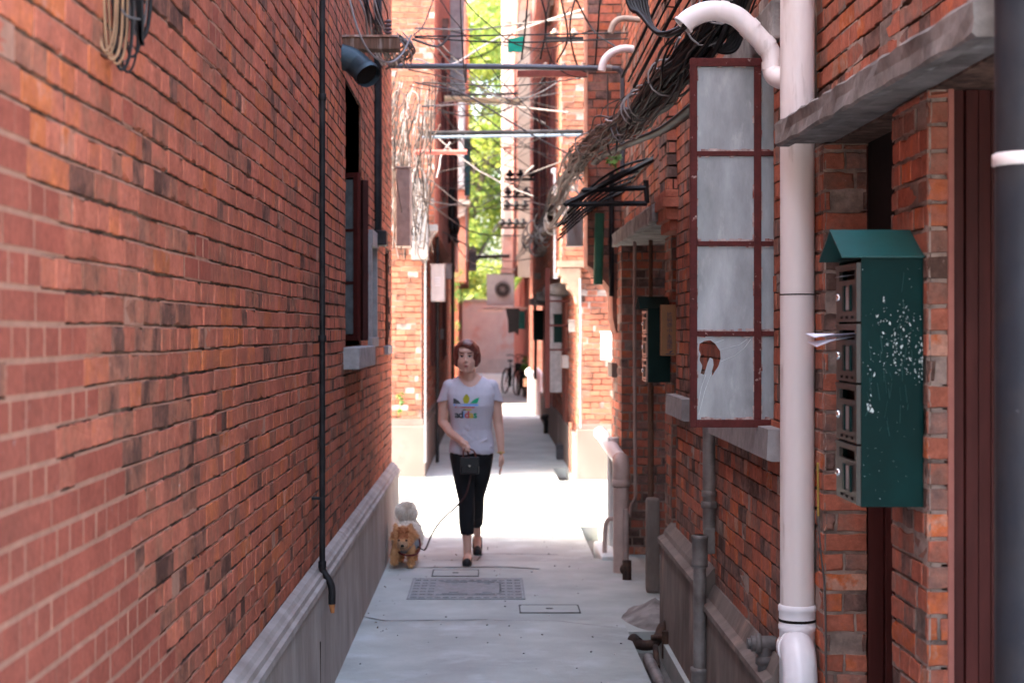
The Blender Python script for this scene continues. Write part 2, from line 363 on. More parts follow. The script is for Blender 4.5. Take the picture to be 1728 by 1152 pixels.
# ------------------------------------------------------------------ the ground
FLOOR = mat('lane_concrete', (.42, .445, .415), .66, var=.13, scale=3.2, bump=.35, bscale=90, col2=(.30, .32, .305), scale2=1.0, thr=(.38, .68), col3=(.42, .415, .42), scale3=2.4, thr3=(.55, .75), spec=.3)
FLOOR2 = mat('near_slab', (.375, .405, .375), .55, var=.14, scale=2.2, bump=.4, bscale=70, col2=(.27, .295, .28), scale2=1.3, thr=(.36, .62), col3=(.43, .475, .465), scale3=3.4, thr3=(.52, .72), spec=.4)
EARTH = mat('outer_ground', (.2, .19, .18), .9, var=.2, scale=1)
mb = MB(); mb.box((-300, -300, -.5), (300, 300, -.16)); tag(mb.build('ground', EARTH), kind='structure')
mb = MB()
DX0, DX1 = .757, .915            # the open drain along the right-hand wall
def slab(x0, x1, y0, y1, m=0): mb.box((x0, y0, -.15), (x1, y1, 0), m=m)
slab(-1.4, DX0, -30, 9.5, 2); slab(-1.4, DX0, 9.5, 11.95); slab(-1.4, DX0, 11.95, 14.25, 2); slab(-1.4, DX0, 14.25, 70); slab(DX1, 1.7, -30, 70); slab(-12, -1.4, 13.3, 18.95); slab(1.7, 12, 13.3, 18.7); slab(-12, -1.4, 33, 38); slab(1.7, 12, 33, 38)
slab(-12, -1.4, -30, 1); slab(1.7, 12, -30, 1)
for a, b in ((-30, 4.6), (9.15, 12.1), (14.1, 18.4), (20.2, 70)): slab(DX0, DX1, a, b)
for y0, y1 in ((4.6, 9.15), (12.1, 14.1), (18.4, 20.2)): mb.box((DX0, y0, -.15), (DX1, y1, -.118), m=1)
# a low kerb of paler cement by the foot of the right-hand wall
lane = mb.build('lane_floor', [FLOOR, mat('drain_silt', (.12, .11, .10), .7, var=.3, bump=.4), FLOOR2], loc=(0, 0, 0)); tag(lane, kind='structure')
JOINT = mat('floor_joint', (.10, .095, .09), .95, var=.3)
rnd = random.Random(3)
def crack(pts, wd=.006):
    m2 = MB(); pp = []
    for a, b in zip(pts[:-1], pts[1:]):
        n = max(2, int((Vector(b) - Vector(a)).length / .05))
        for i in range(n): pp.append(Vector(a).lerp(Vector(b), i / n) + Vector((rnd.uniform(-.004, .004), rnd.uniform(-.006, .006), 0)))
    pp.append(Vector(pts[-1])); V = []
    for i, p in enumerate(pp):
        t = (pp[min(i + 1, len(pp) - 1)] - pp[max(i - 1, 0)]).normalized(); n_ = Vector((-t.y, t.x, 0)); q = wd * rnd.uniform(.35, 1.2)
        V += [p + n_ * q + Vector((0, 0, .003)), p - n_ * q + Vector((0, 0, .003))]
    return m2.add(V, [(2 * i, 2 * i + 1, 2 * i + 3, 2 * i + 2) for i in range(len(pp) - 1)])
cr = MB()
def addc(pts, wd=.005):
    q = crack(pts, wd); cr.add(q.v, q.f)
addc([(-.74, 9.62, 0), (-.6, 9.48, 0), (-.3, 9.5, 0), (-.02, 9.52, 0)], .006)
addc([(.02, 9.5, 0), (.4, 9.46, 0), (.757, 9.22, 0)], .003)
addc([(-.42, 12.0, 0), (-.1, 11.98, 0), (-.06, 12.35, 0), (.5, 12.3, 0)], .008)
addc([(-.73, 18.9, 0), (.2, 18.95, 0), (.75, 18.9, 0)], .01); addc([(-.74, 14.3, 0), (.3, 14.25, 0), (.75, 14.3, 0)], .005)
for y in (22.6, 27.5): addc([(-.74, y, 0), (.75, y + .05, 0)], .01)
addc([(-.55, 11.62, 0), (.1, 11.66, 0), (.34, 11.55, 0)], .016)
cr.build('floor_crack', JOINT, lane)
# grit and specks
gb = MB()
for _ in range(170):
    x, y = rnd.uniform(-.72, .74), rnd.uniform(6.5, 18); r = rnd.uniform(.002, .007)
    gb.ell((x, y, r * .3), (r, r * rnd.uniform(.7, 1.6), r * .5), 6, 4, m=0 if rnd.random() < .7 else 1)
tag(gb.build('lane_grit', [JOINT, PLASTIC]), kind='stuff', label='scattered specks of grit on the lane floor', cat='grit')

# manhole covers
COVER = mat('cast_cover', (.27, .275, .275), .7, metal=.1, var=.2, scale=14, bump=.2, col2=(.27, .265, .27), scale2=4)
def manhole(x0, x1, y0, y1, label, ornate):
    t = thing('manhole_cover', ((x0 + x1) / 2, (y0 + y1) / 2, 0), label, 'manhole cover')
    m = MB(); g = .012 if ornate else .007; m.box((x0, y0, .001), (x0 + g, y1, .006)); m.box((x1 - g, y0, .001), (x1, y1, .006)); m.box((x0 + g, y0, .001), (x1 - g, y0 + g, .006)); m.box((x0 + g, y1 - g, .001), (x1 - g, y1, .006))
    m.build('frame', JOINT if not ornate else COVER, t)
    m = MB(); a0, a1, b0, b1 = x0 + g + .004, x1 - g - .004, y0 + g + .004, y1 - g - .004
    m.box((a0, b0, .0005), (a1, b1, .005))
    if ornate:
        nx, ny = 14, 7; W = (a1 - a0) / nx; Hh = (b1 - b0) / ny
        for i in range(nx):
            for j in range(ny):
                if 3 <= i <= 10 and 1 <= j <= 5: continue
                ox = (W * .3 if j % 2 else 0)
                m.box((a0 + i * W + W * .12, b0 + j * Hh + Hh * .22, .005), (a0 + i * W + W * .86, b0 + j * Hh + Hh * .78, .0095))
        c0, c1, d0, d1 = a0 + 3.2 * W, a0 + 10.8 * W, b0 + 1.1 * Hh, b0 + 5.9 * Hh
        def fr(c0, c1, d0, d1, q=.011):
            m.box((c0, d0, .005), (c1, d0 + q, .0095)); m.box((c0, d1 - q, .005), (c1, d1, .0095)); m.box((c0, d0 + q, .005), (c0 + q, d1 - q, .0095)); m.box((c1 - q, d0 + q, .005), (c1, d1 - q, .0095))
        fr(c0, c1, d0, d1)
        for k in range(2): fr(c0 + .035 + k * .21, c0 + .2 + k * .21, d0 + .04, d1 - .04); 
        fr(c0 + .08, c0 + .14, d0 + .1, d1 - .1); fr(c0 + .29, c0 + .35, d0 + .1, d1 - .1)
    else: m.box(((a0 + a1) / 2 - .02, (b0 + b1) / 2 - .012, .005), ((a0 + a1) / 2 + .02, (b0 + b1) / 2 + .012, .008), m=1)
    m.build('cover', [COVER if ornate else FLOOR, JOINT], t)
manhole(-.52, .215, 10.24, 11.1, 'large patterned rectangular drain cover set in the lane floor', True)
manhole(.17, .53, 9.74, 10.02, 'small plain rectangular cover at front right of the patterned drain cover', False)
manhole(-.40, -.08, 11.2, 11.5, 'small cover behind the patterned drain cover, beside the dog', False)

# ------------------------------------------------------------------ brick buildings
FARB = None
def shader_brick(name, c1, c2, mo, sc_=1.0):
    m = bpy.data.materials.new(name); m.use_nodes = True; nt = m.node_tree; L = nt.links.new; b = nt.nodes['Principled BSDF']
    tc = N(nt, 'ShaderNodeTexCoord'); sp = N(nt, 'ShaderNodeSeparateXYZ'); L(tc.outputs['Object'], sp.inputs[0])
    ad = N(nt, 'ShaderNodeMath', operation='ADD'); L(sp.outputs[0], ad.inputs[0]); L(sp.outputs[1], ad.inputs[1])
    cb = N(nt, 'ShaderNodeCombineXYZ'); L(ad.outputs[0], cb.inputs[0]); L(sp.outputs[2], cb.inputs[1])
    br = N(nt, 'ShaderNodeTexBrick'); L(cb.outputs[0], br.inputs[0]); br.inputs['Scale'].default_value = 1; br.inputs['Brick Width'].default_value = .23; br.inputs['Row Height'].default_value = .066
    br.inputs['Mortar Size'].default_value = .005; br.inputs['Color1'].default_value = (*c1, 1); br.inputs['Color2'].default_value = (*c2, 1); br.inputs['Mortar'].default_value = (*mo, 1)
    n = N(nt, 'ShaderNodeTexNoise'); n.inputs['Scale'].default_value = 3; n.inputs['Detail'].default_value = 8; L(tc.outputs['Object'], n.inputs['Vector'])
    mr = N(nt, 'ShaderNodeMapRange'); mr.inputs[1].default_value = .3; mr.inputs[2].default_value = .7; mr.inputs[3].default_value = .75; mr.inputs[4].default_value = 1.2; L(n.outputs['Fac'], mr.inputs[0])
    mx = N(nt, 'ShaderNodeVectorMath', operation='SCALE'); L(br.outputs['Color'], mx.inputs[0]); L(mr.outputs[0], mx.inputs['Scale']); L(mx.outputs[0], b.inputs['Base Color'])
    bp = N(nt, 'ShaderNodeBump'); bp.inputs['Distance'].default_value = .004; bp.inputs['Strength'].default_value = .6; bp.invert = True; L(br.outputs['Fac'], bp.inputs['Height']); L(bp.outputs[0], b.inputs['Normal'])
    b.inputs['Roughness'].default_value = .85; return m
FARB = shader_brick('far_brick', (.42, .14, .09), (.34, .105, .065), (.30, .19, .15))
UPB = shader_brick('upper_brick', (.36, .12, .08), (.27, .09, .065), (.10, .07, .06))

def core(mb, axis, fixed0, fixed1, u0, u1, z0, z1, holes, m):
    "solid wall behind the bricks with its openings left out; axis 'y': runs along y between x = fixed0..fixed1"
    us = [(u0, z0, z1)]; x = u0
    def bx(a, b, c, d):
        if b - a < .01 or d - c < .01: return
        if axis == 'y': mb.box((fixed0, a, c), (fixed1, b, d), m=m)
        else: mb.box((a, fixed0, c), (b, fixed1, d), m=m)
    for (a, b, c, d) in sorted(holes): bx(x, a, z0, z1); bx(a, b, z0, c); bx(a, b, d, z1); x = b
    bx(x, u1, z0, z1)

RX, LX = 1.01, -.80
# ---- the long building on the left
left = thing('brick_building', (-1.05, 7, 0), 'long red brick building with an unbroken wall down the left side of the alley', 'building')
LH = [(9.14 - 1, 10.25 - 1, 1.57, 3.05), (10.9 - 1, 11.38 - 1, 1.62, 2.22), (12.6 - 1, 12.98 - 1, 1.55, 2.26)]
def lz(u, v, rnd):
    y = u + 1; yb = 2.94 + max(0, 1.86 - v) * 1.2 + .35 * (noise.noise((y * 2.1, v * 2.6, 3)) ) + .25 * noise.noise((y * 7, v * 8, 1)) - max(0, v - 1.95) * 2.2
    blot = noise.noise((y * 3, v * 3.5, 9)) > .42 and y < 5.2
    return 1 if (y < yb) != blot and y < 5.6 else 0
def lk(u, v, rnd):
    y = u + 1; q = noise.noise((y * .9, v * 1.3, 5)) * .35; 
    if rnd.random() < .09 + (.08 if v < 1.7 and y < 5 else 0): return rnd.uniform(.02, .3)
    return min(1, max(0, .52 + q * .8 + rnd.gauss(0, .15)))
mb = MB(); LZ = [(a, b, c, d) for a, b, c, d in LH]
bricks(mb, (LX, 1, .54), (0, 1, 0), (1, 0, 0), 12.4, 4.4, holes=[(a, b, c - .54, d - .54) for a, b, c, d in LZ], pitch=.0625, bl=.205, hg=.0082, vg=.0036, mix=.06, wob=.0032, depth=.010, lip=.58,
       zone=lambda u, v, r: lz(u, v + .54, r), fine=lambda u, v: u < 6.5 and v < 2.6, kind=lambda u, v, r: lk(u, v + .54, r), flush=lambda u, v, r: r.random() < .03, seed=11)
bricks(mb, (-1.3, 13.4, .54), (1, 0, 0), (0, 1, 0), .5, 4.4, pitch=.0625, seed=12)
for h in LH: reveal(mb, (LX, 1, 0), (0, 1, 0), (1, 0, 0), h, .2, c=(.2, 0, .7))
core(mb, 'y', -1.0, LX - .0125, 1, 13.388, .0, 4.94, [(a + 1, b + 1, c, d) for a, b, c, d in LH], 1)
mb.box((-1.3, 1, 0), (-1.0, 13.388, 4.94), m=1); mb.box((-1.3, 1, 4.94), (LX, 13.4, 6.15), m=3); mb.box((-1.3, -.9, 0), (LX, .99, 6.15), m=3)
mb.build('wall', [BRICK, MORTAR, MORTAR_P, UPB], left)
mb = MB()   # cement plinth with its moulded cap
prof = [(-.80, 0), (-.735, 0), (-.742, .515), (-.732, .520), (-.734, .545), (-.748, .552), (-.752, .572), (-.764, .578), (-.775, .594), (-.80, .605)]
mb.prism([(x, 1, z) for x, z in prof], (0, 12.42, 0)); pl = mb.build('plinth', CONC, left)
mb = MB()
for _ in range(8):
    y = [7.05, 7.1, 9.4, 12.9][_ % 4]
mb.box((-.7392, 7.18, .0), (-.7362, 7.2, .31)); mb.build('rust_stain', RUST, pl)
def left_window(y0, y1, z0, z1, d, opened):
    w_ = MB(); x = LX - .12; q = .045
    w_.box((x - .03, y0, z0), (x + .02, y0 + q, z1)); w_.box((x - .03, y1 - q, z0), (x + .02, y1, z1)); w_.box((x - .03, y0 + q, z0), (x + .02, y1 - q, z0 + q)); w_.box((x - .03, y0 + q, z1 - q), (x + .02, y1 - q, z1))
    for k in (1, 2): w_.box((x - .02, y0 + q, z0 + (z1 - z0) * k / 3 - .012), (x + .015, y1 - q, z0 + (z1 - z0) * k / 3 + .012))
    fr = w_.build('window_frame', BROWN if opened else STONE, left)
    w_ = MB(); w_.box((x - .012, y0 + q, z0 + q), (x - .006, y1 - q, z1 - q)); w_.build('pane', GLASSD if not opened else mat('recess_board', (.07, .03, .022), .8, spec=.1), fr)  # opened window: a brown board stands in for the dim recess
    sx = .085 if opened else .03; w_ = MB(); w_.box((LX - .19, y0 - .1, z0 - (.125 if opened else .07)), (LX + sx, y1 + .05, z0 - .004), bev=.008); w_.build('window_sill', STONE, left)
for (a, b, c, d), op in zip(LH, (1, 0, 0)): left_window(a + 1, b + 1, c, d, .2, op)
w_ = MB(); w_.box((LX - .01, 10.86, 2.22), (LX + .03, 11.44, 2.32)); w_.box((LX - .01, 10.86, 1.6), (LX + .022, 10.92, 2.22)); w_.box((LX - .01, 11.36, 1.6), (LX + .022, 11.42, 2.22)); w_.build('window_surround', STONE, left)
def leaf(name, parent, hx, hy, wx, wy, z0, z1, nv, nh, fm, gm, depth=.035, bar=.03):
    "a window leaf hinged at (hx, hy), reaching to (hx + wx, hy + wy)"
    d = Vector((wx, wy, 0)); Lw = d.length; d.normalize(); n_ = Vector((-d.y, d.x, 0)); M_ = Matrix(((d.x, n_.x, 0, hx), (d.y, n_.y, 0, hy), (0, 0, 1, 0), (0, 0, 0, 1)))
    m = MB(); B = lambda a, b, c, e, dd=depth: m.box((a, -dd / 2, c), (b, dd / 2, e), mtx=M_)
    B(0, bar, z0, z1); B(Lw - bar, Lw, z0, z1); B(bar, Lw - bar, z0, z0 + bar); B(bar, Lw - bar, z1 - bar, z1)
    cw = (Lw - 2 * bar) / nv; rh = (z1 - z0 - 2 * bar) / nh
    for i in range(1, nv): B(bar + cw * i - bar * .4, bar + cw * i + bar * .4, z0 + bar, z1 - bar, depth * .8)
    for j in range(1, nh): B(bar, Lw - bar, z0 + bar + rh * j - bar * .3, z0 + bar + rh * j + bar * .3, depth * .7)
    o = m.build(name, fm, parent)
    for i in range(nv):
        for j in range(nh):
            g = MB(); g.box((bar + cw * i + bar * .35, -.002, z0 + bar + rh * j + bar * .25), (bar + cw * (i + 1) - bar * .35, .002, z0 + bar + rh * (j + 1) - bar * .25), mtx=M_); g.build('pane', gm, o)
    return o
leaf('casement', left, LX - .05, 10.12, .10, -.16, 1.60, 2.56, 1, 3, BROWN, GLASSD)
leaf('casement', left, LX - .14, 9.98, .155, -.08, 1.60, 2.60, 1, 3, mat('red_paint', (.06, .012, .010), .5, var=.2), mat('shaded_glass', (.13, .14, .145), .25, var=.3, bump=.02))

# ---- the building on the right: two doorways, wall with windows, second doorway, end pier
right = thing('brick_building', (1.4, 7, 0), 'red brick building along the right side of the alley with recessed doorways and stone canopies', 'building')
def rk(u, v, rnd):
    if rnd.random() < .14: return rnd.uniform(.0, .3)
    return min(1, max(0, .5 + .3 * noise.noise((u * 1.4, v * 1.7, 2)) + rnd.gauss(0, .22)))
RM = [BRICK_R, MORTAR, MORTAR_G, UPB, CONC_R]
def pier(X0, X1, y0, y1, z0, z1, seed, pitch=.066, front=True, side=True, flush=.35, fm=2, back=False):
    m = MB()
    if front: bricks(m, (X0, y0, z0), (1, 0, 0), (0, -1, 0), X1 - X0, z1 - z0, pitch=pitch, bl=.2, hg=.011, vg=.008, fine=lambda u, v: y0 < 7, kind=rk, seed=seed, depth=.008, mi=(0, 2, 2))
    if side: bricks(m, (X0, y0, z0), (0, 1, 0), (-1, 0, 0), y1 - y0, z1 - z0, pitch=pitch, bl=.22, hg=.011, vg=.007, fine=lambda u, v: y0 < 7, kind=rk, seed=seed + 1, flush=flush, depth=.008, mi=(0, 2, 2))
    if back: bricks(m, (X0, y1, z0), (1, 0, 0), (0, 1, 0), X1 - X0, z1 - z0, pitch=pitch, seed=seed + 2)
    m.box((X0 + .009, y0 + .009, z0), (X1, y1 - (.013 if back else .001), z1), m=2)
    return m.build('pier', RM, right)
pier(1.117, 1.18, 4.24, 4.62, 0, 2.27, 21)
pier(1.096, 1.238, 5.46, 5.70, 0, 2.27, 24)
def jamb(x0, x1, y, z0, z1, steps):
    m = MB(); xs = np.linspace(x0, x1, steps + 1)
    for i in range(steps): m.box((xs[i] + .0015, y - .006 * ((i * 2) % 3) , z0), (xs[i + 1] - .0015, y + .10, z1), bev=.002)
    return m.build('door_jamb', MAROON, right)
jamb(1.183, 1.42, 4.262, 0, 2.27, 7)
m = MB(); m.box((1.168, 4.235, 0), (1.184, 4.25, 2.27), bev=.003); m.build('corner_bead', mat('pink_bead', (.36, .14, .11), .7, var=.12), right)
jamb(1.241, 1.45, 5.455, 0, 1.94, 4)
m = MB(); m.box((1.42, 3.2, 0), (1.6, 4.36, 2.6)); m.box((1.45, 4.37, 0), (1.6, 5.45, 2.6)); m.box((1.18, 4.36, 0), (1.6, 4.615, 2.27)); m.box((1.238, 5.555, 0), (1.6, 5.7, 2.27)); m.build('door', MAROON, right)
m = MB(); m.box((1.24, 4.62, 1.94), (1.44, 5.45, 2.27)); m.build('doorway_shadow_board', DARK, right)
# wall above the first canopy
m = MB(); bricks(m, (1.12, 2.5, 2.34), (0, 1, 0), (-1, 0, 0), 3.2, 1.3, pitch=.066, hg=.009, kind=rk, seed=31, flush=.3, fine=lambda u, v: v < .8)
m.box((1.133, 2.5, 2.27), (1.7, 5.70, 3.64), m=1); m.box((1.12, 2.5, 3.64), (1.7, 5.70, 4.5), m=3); m.build('wall', RM, right)
# wall with the casement
RH = [(5.92, 7.15, 1.31, 2.66)]
def rk2(u, v, rnd):
    y = u + 5.7
    if v < 1.6 and y < 7.6 and rnd.random() < .35: return rnd.uniform(0, .28) if noise.noise((y * 3.2, v * .6, 4)) > -.15 else rnd.uniform(.6, .95)
    return rk(u, v, rnd)
m = MB(); bricks(m, (RX, 5.70, .5), (0, 1, 0), (-1, 0, 0), 3.34, 3.7, holes=[(a - 5.7, b - 5.7, c - .5, d - .5) for a, b, c, d in RH], pitch=.0645, hg=.0055, vg=.0022, kind=rk2, seed=33, flush=.1, fine=lambda u, v: u < 3)
for h in RH: reveal(m, (RX, 0, 0), (0, 1, 0), (-1, 0, 0), h, .16, c=(.2, 0, .7))
core(m, 'y', RX + .0125, 1.25, 5.70, 9.03, 0, 4.2, RH, 1); m.box((1.25, 5.7, 0), (1.7, 9.03, 4.2), m=1); m.box((RX, 5.7, 4.2), (1.7, 13.3, 4.5), m=3)
m.build('wall', RM, right)
for a, b, c, d in RH:
    m = MB(); x = RX + .13; q = .05
    m.box((x, a, c), (x + .05, a + q, d)); m.box((x, b - q, c), (x + .05, b, d)); m.box((x, a + q, c), (x + .05, b - q, c + q)); m.box((x, a + q, d - q), (x + .05, b - q, d)); m.box((x + .005, (a + b) / 2 - .02, c + q), (x + .045, (a + b) / 2 + .02, d - q))
    f = m.build('window_frame', MAROON, right); m = MB(); m.box((x + .02, a + q, c + q), (x + .026, b - q, d - q)); m.build('pane', GLASSD, f)
for y0, y1 in ((5.76, 7.31), (8.34, 9.10)):
    m = MB(); m.prism([(RX + .1, y0, 1.318), (.963, y0, 1.312), (.958, y0, 1.206), (.975, y0, 1.20), (RX + .1, y0, 1.20)], (0, y1 - y0, 0)); m.build('window_sill', STONE, right)
    if y0 < 6: m = MB(); m.box((.97, y0 - .02, 2.665), (RX + .1, y1 - .12, 2.80), bev=.01); m.build('lintel', CANOPY, right)
# plinths
for xa, y0, y1, zt in ((.955, 5.74, 7.45, .47), (.94, 7.45, 9.24, .54)):
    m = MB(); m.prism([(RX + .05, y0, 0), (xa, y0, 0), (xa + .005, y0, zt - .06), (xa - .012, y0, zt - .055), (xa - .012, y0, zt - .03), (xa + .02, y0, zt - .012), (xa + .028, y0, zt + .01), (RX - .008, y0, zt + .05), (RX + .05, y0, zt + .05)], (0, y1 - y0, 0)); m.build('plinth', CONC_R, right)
m = MB(); V = []; nr, na = 7, 22
for i in range(nr + 1):
    for k in range(na):
        a = 2 * math.pi * k / na; q = i / nr; rr = q * (1 + .22 * noise.noise((math.cos(a) * 1.4, math.sin(a) * 1.4, 2))); x, y = .95 + math.cos(a) * rr * .19, 9.58 + math.sin(a) * rr * .42
        V.append((x, y, .12 * (1 - q) ** 1.3 + .012 * noise.noise((x * 14, y * 9, 1)) * (1 - q) + .001))
m.add(V, [(i * na + k, i * na + (k + 1) % na, (i + 1) * na + (k + 1) % na, (i + 1) * na + k) for i in range(nr) for k in range(na)], 0, True); m.build('cement_patch', CANOPY, right)
# canopies
def canopy(y0, y1, xa, xb, z0, z1, back, rim=.045):
    m = MB(); bm = bmesh.new(); n = 26; V = []
    rows = []
    for i in range(n + 1):
        t = i / n; y = y0 + (y1 - y0) * t; xf = xa + (xb - xa) * t; rr = random.Random(i + int(y0 * 10)); j = lambda: rr.uniform(-.004, .004)
        rows.append([(back, y, z0), (back, y, z1), (xf + .004 + j(), y, z1 + j()), (xf - .003 + j(), y, z1 - .008 + j()), (xf + j(), y, (z0 + z1) / 2), (xf + j(), y, z0 + .006 + j()), (xf + .008, y, z0 + j() * .6), (xf + rim, y, z0 + .001), (xf + rim + .012, y, z0 + .012), (back - .01, y, z0 + .012)])
    k = len(rows[0]); V = [p for r_ in rows for p in r_]
    Fq = [(i * k + a, i * k + (a + 1) % k, (i + 1) * k + (a + 1) % k, (i + 1) * k + a) for i in range(n) for a in range(k)]
    Fq += [tuple(range(k)), tuple(range(n * k, n * k + k))[::-1]]
    m.add(V, Fq); return m.build('canopy', CANOPY, right)
canopy(3.46, 5.53, 1.005, .949, 2.265, 2.345, 1.3)
canopy(9.36, 12.25, .915, .895, 2.275, 2.375, 1.4)
# second doorway
pier(1.15, 1.5, 10.55, 10.95, 0, 2.27, 41)
m = MB(); m.box((1.3, 9.04, 0), (1.5, 10.55, 2.27), m=0); m.box((1.35, 10.96, 0), (1.5, 12.2, 2.3), m=0); m.build('door', MAROON, right)
jamb(1.2, 1.34, 11.15, 0, 2.27, 3)
m = MB(); m.box((1.06, 9.42, 2.375), (1.7, 13.3, 4.2), m=1); m.box((1.06, 9.03, 2.375), (1.7, 9.42, 4.2), m=1); bricks(m, (1.0, 9.42, 2.37), (0, 1, 0), (-1, 0, 0), 3.8, 1.9, kind=rk, seed=47, flush=.2)
m.box((1.013, 9.9, 2.37), (1.06, 13.2, 4.2), m=1); m.build('wall', RM, right)
pier(.97, 1.5, 12.3, 13.3, 0, 2.3, 50, back=True)
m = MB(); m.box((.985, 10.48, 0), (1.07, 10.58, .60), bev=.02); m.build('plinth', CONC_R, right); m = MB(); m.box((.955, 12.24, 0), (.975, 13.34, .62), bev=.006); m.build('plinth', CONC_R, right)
# corbelled pilaster between the casement and the second canopy
m = MB(); bricks(m, (.955, 9.0, 2.42), (1, 0, 0), (0, -1, 0), .11, 2.2, kind=rk, seed=52, hg=.008); bricks(m, (.955, 9.0, 2.42), (0, 1, 0), (-1, 0, 0), .42, 2.2, kind=rk, seed=53, hg=.008); m.box((.967, 9.012, 2.42), (1.2, 9.42, 4.62), m=1); m.build('pilaster', RM, right)
m = MB()
for x, y, a, b in ((.97, 9.0, 2.20, 2.255), (.945, 8.96, 2.258, 2.32), (.925, 8.93, 2.323, 2.375), (.94, 8.95, 2.378, 2.418)): m.box((x, y, a), (1.2, 9.46, b), bev=.005, c=(.62, 0, 1))
m.hc = True; m.build('corbel', RM, right)
# corner bay with its curved corbel
def corbel_profile(xw, xo, zt, zb, H):
    pts = [(xo, H), (xo, zt)]
    for i in range(1, 9):
        t = i / 8; pts.append((xo + (xw - xo) * (1 - math.cos(t * math.pi / 2)) ** .8, zt - (zt - zb) * math.sin(t * math.pi / 2)))
    return pts
cp = [(.745, 4.6), (.745, 2.16), (.78, 2.14), (.80, 2.09), (.85, 2.07), (.885, 2.03), (.92, 1.98), (.935, 1.92), (.94, 1.75), (.965, 1.64), (.99, 1.64), (1.05, 1.9), (1.05, 4.6)]
m = MB(); m.prism([(x, 12.75, z) for x, z in cp], (0, .55, 0), c=(.3, 0, .8)); m.hc = True
bricks(m, (.748, 12.745, 2.18), (1, 0, 0), (0, -1, 0), .3, 2.4, kind=rk, seed=55, depth=.003); m.build('corner_bay', [BRICK_R, MORTAR, MORTAR_G], right)
m = MB(); m.box((.93, 12.75, 1.30), (1.0, 13.2, 1.41), bev=.006); m.build('window_sill', CONC_L, right)

# ------------------------------------------------------------------ far blocks
PLASTER = mat('pink_plaster', (.40, .355, .33), .9, var=.12, scale=2, bump=.2, col2=(.38, .37, .355), scale2=.8, thr=(.5, .62), col3=(.40, .27, .23), scale3=.6, thr3=(.52, .58))
WHITEW = mat('limewash', (.36, .31, .29), .85, var=.12, scale=3, bump=.2, col2=(.42, .34, .30), scale2=1.5)
fl = thing('brick_building', (-1.5, 26, 0), 'sunlit red brick building beyond the side lane on the left, meter boxes on its corner', 'building')
FM = [BRICK, MORTAR_G, MORTAR_G, FARB, CONC_L]
m = MB()
bricks(m, (-1.35, 18.95, .62), (1, 0, 0), (0, -1, 0), .56, 2.2, seed=61, hg=.008, flush=.3, kind=lambda u, v, r: .27 + r.gauss(0, .09), mi=(0, 1, 2))
bricks(m, (-.79, 18.95, .62), (0, 1, 0), (1, 0, 0), 14, 2.2, seed=62, kind=lambda u, v, r: .45 + r.gauss(0, .18), mi=(0, 1, 2))
m.box((-1.6, 18.962, 0), (-.802, 32.95, 2.82), m=3); m.box((-9, 18.97, 0), (-1.35, 32.95, 9), m=3)
bricks(m, (-1.35, 18.88, 2.84), (1, 0, 0), (0, -1, 0), .71, 3.0, seed=63, hg=.008, flush=.3, kind=lambda u, v, r: .27 + r.gauss(0, .08))
m.box((-1.6, 18.89, 2.83), (-.652, 32.9, 9), m=3); m.box((-.652, 18.9, 2.83), (-.64, 32.9, 9), m=3)
m.build('wall', FM, fl)
m = MB(); m.box((-9, 18.88, 0), (-.745, 18.96, .58), bev=.01); m.box((-.80, 18.96, 0), (-.745, 32.9, .58), bev=.01); m.box((-9, 18.91, .58), (-.77, 18.96, .66)); m.box((-.79, 18.96, .58), (-.765, 32.9, .66)); m.build('plinth', CONC_L, fl)
m = MB(); m.prism([(-.79, 19.05, 2.45), (-.68, 19.05, 2.75), (-.62, 19.05, 2.83), (-.79, 19.05, 2.83)], (0, .5, 0)); m.box((-1.35, 18.84, 2.8), (-.6, 18.95, 2.87)); m.build('corbel', WHITEW, fl)
for y0, y1, z0, z1 in ((21.5, 22.6, 3.4, 5.2), (25.5, 26.8, 3.2, 5.4), (29, 30.2, 3.2, 5.4), (21.8, 22.8, 1.2, 2.3), (27, 28, 1.2, 2.3)):
    xx = -.64 if z0 > 3 else -.79
    m = MB(); q = .05; m.box((xx, y0, z0), (xx + .04, y0 + q, z1)); m.box((xx, y1 - q, z0), (xx + .04, y1, z1)); m.box((xx, y0 + q, z0), (xx + .04, y1 - q, z0 + q)); m.box((xx, y0 + q, z1 - q), (xx + .04, y1 - q, z1)); m.box((xx, (y0 + y1) / 2 - .02, z0 + q), (xx + .03, (y0 + y1) / 2 + .02, z1 - q))
    f = m.build('window', MAROON, fl); m = MB(); m.box((xx + .002, y0 + q, z0 + q), (xx + .01, y1 - q, z1 - q)); m.build('pane', GLASSD, f)
# opened shutters of the upper windows
for y, x1, z0, z1, mt in ((26.2, -.42, 5.3, 7.3, 'grey_shutter'),):
    m = MB(); m.box((-.64, y, z0), (x1, y + .04, z1), bev=.004)
    for k in range(5): m.box((-.61, y - .008, z0 + .12 + k * .38), (x1 - .03, y - .001, z0 + .40 + k * .38))
    m.build('shutter', mat(mt, (.30, .34, .36), .6), fl)

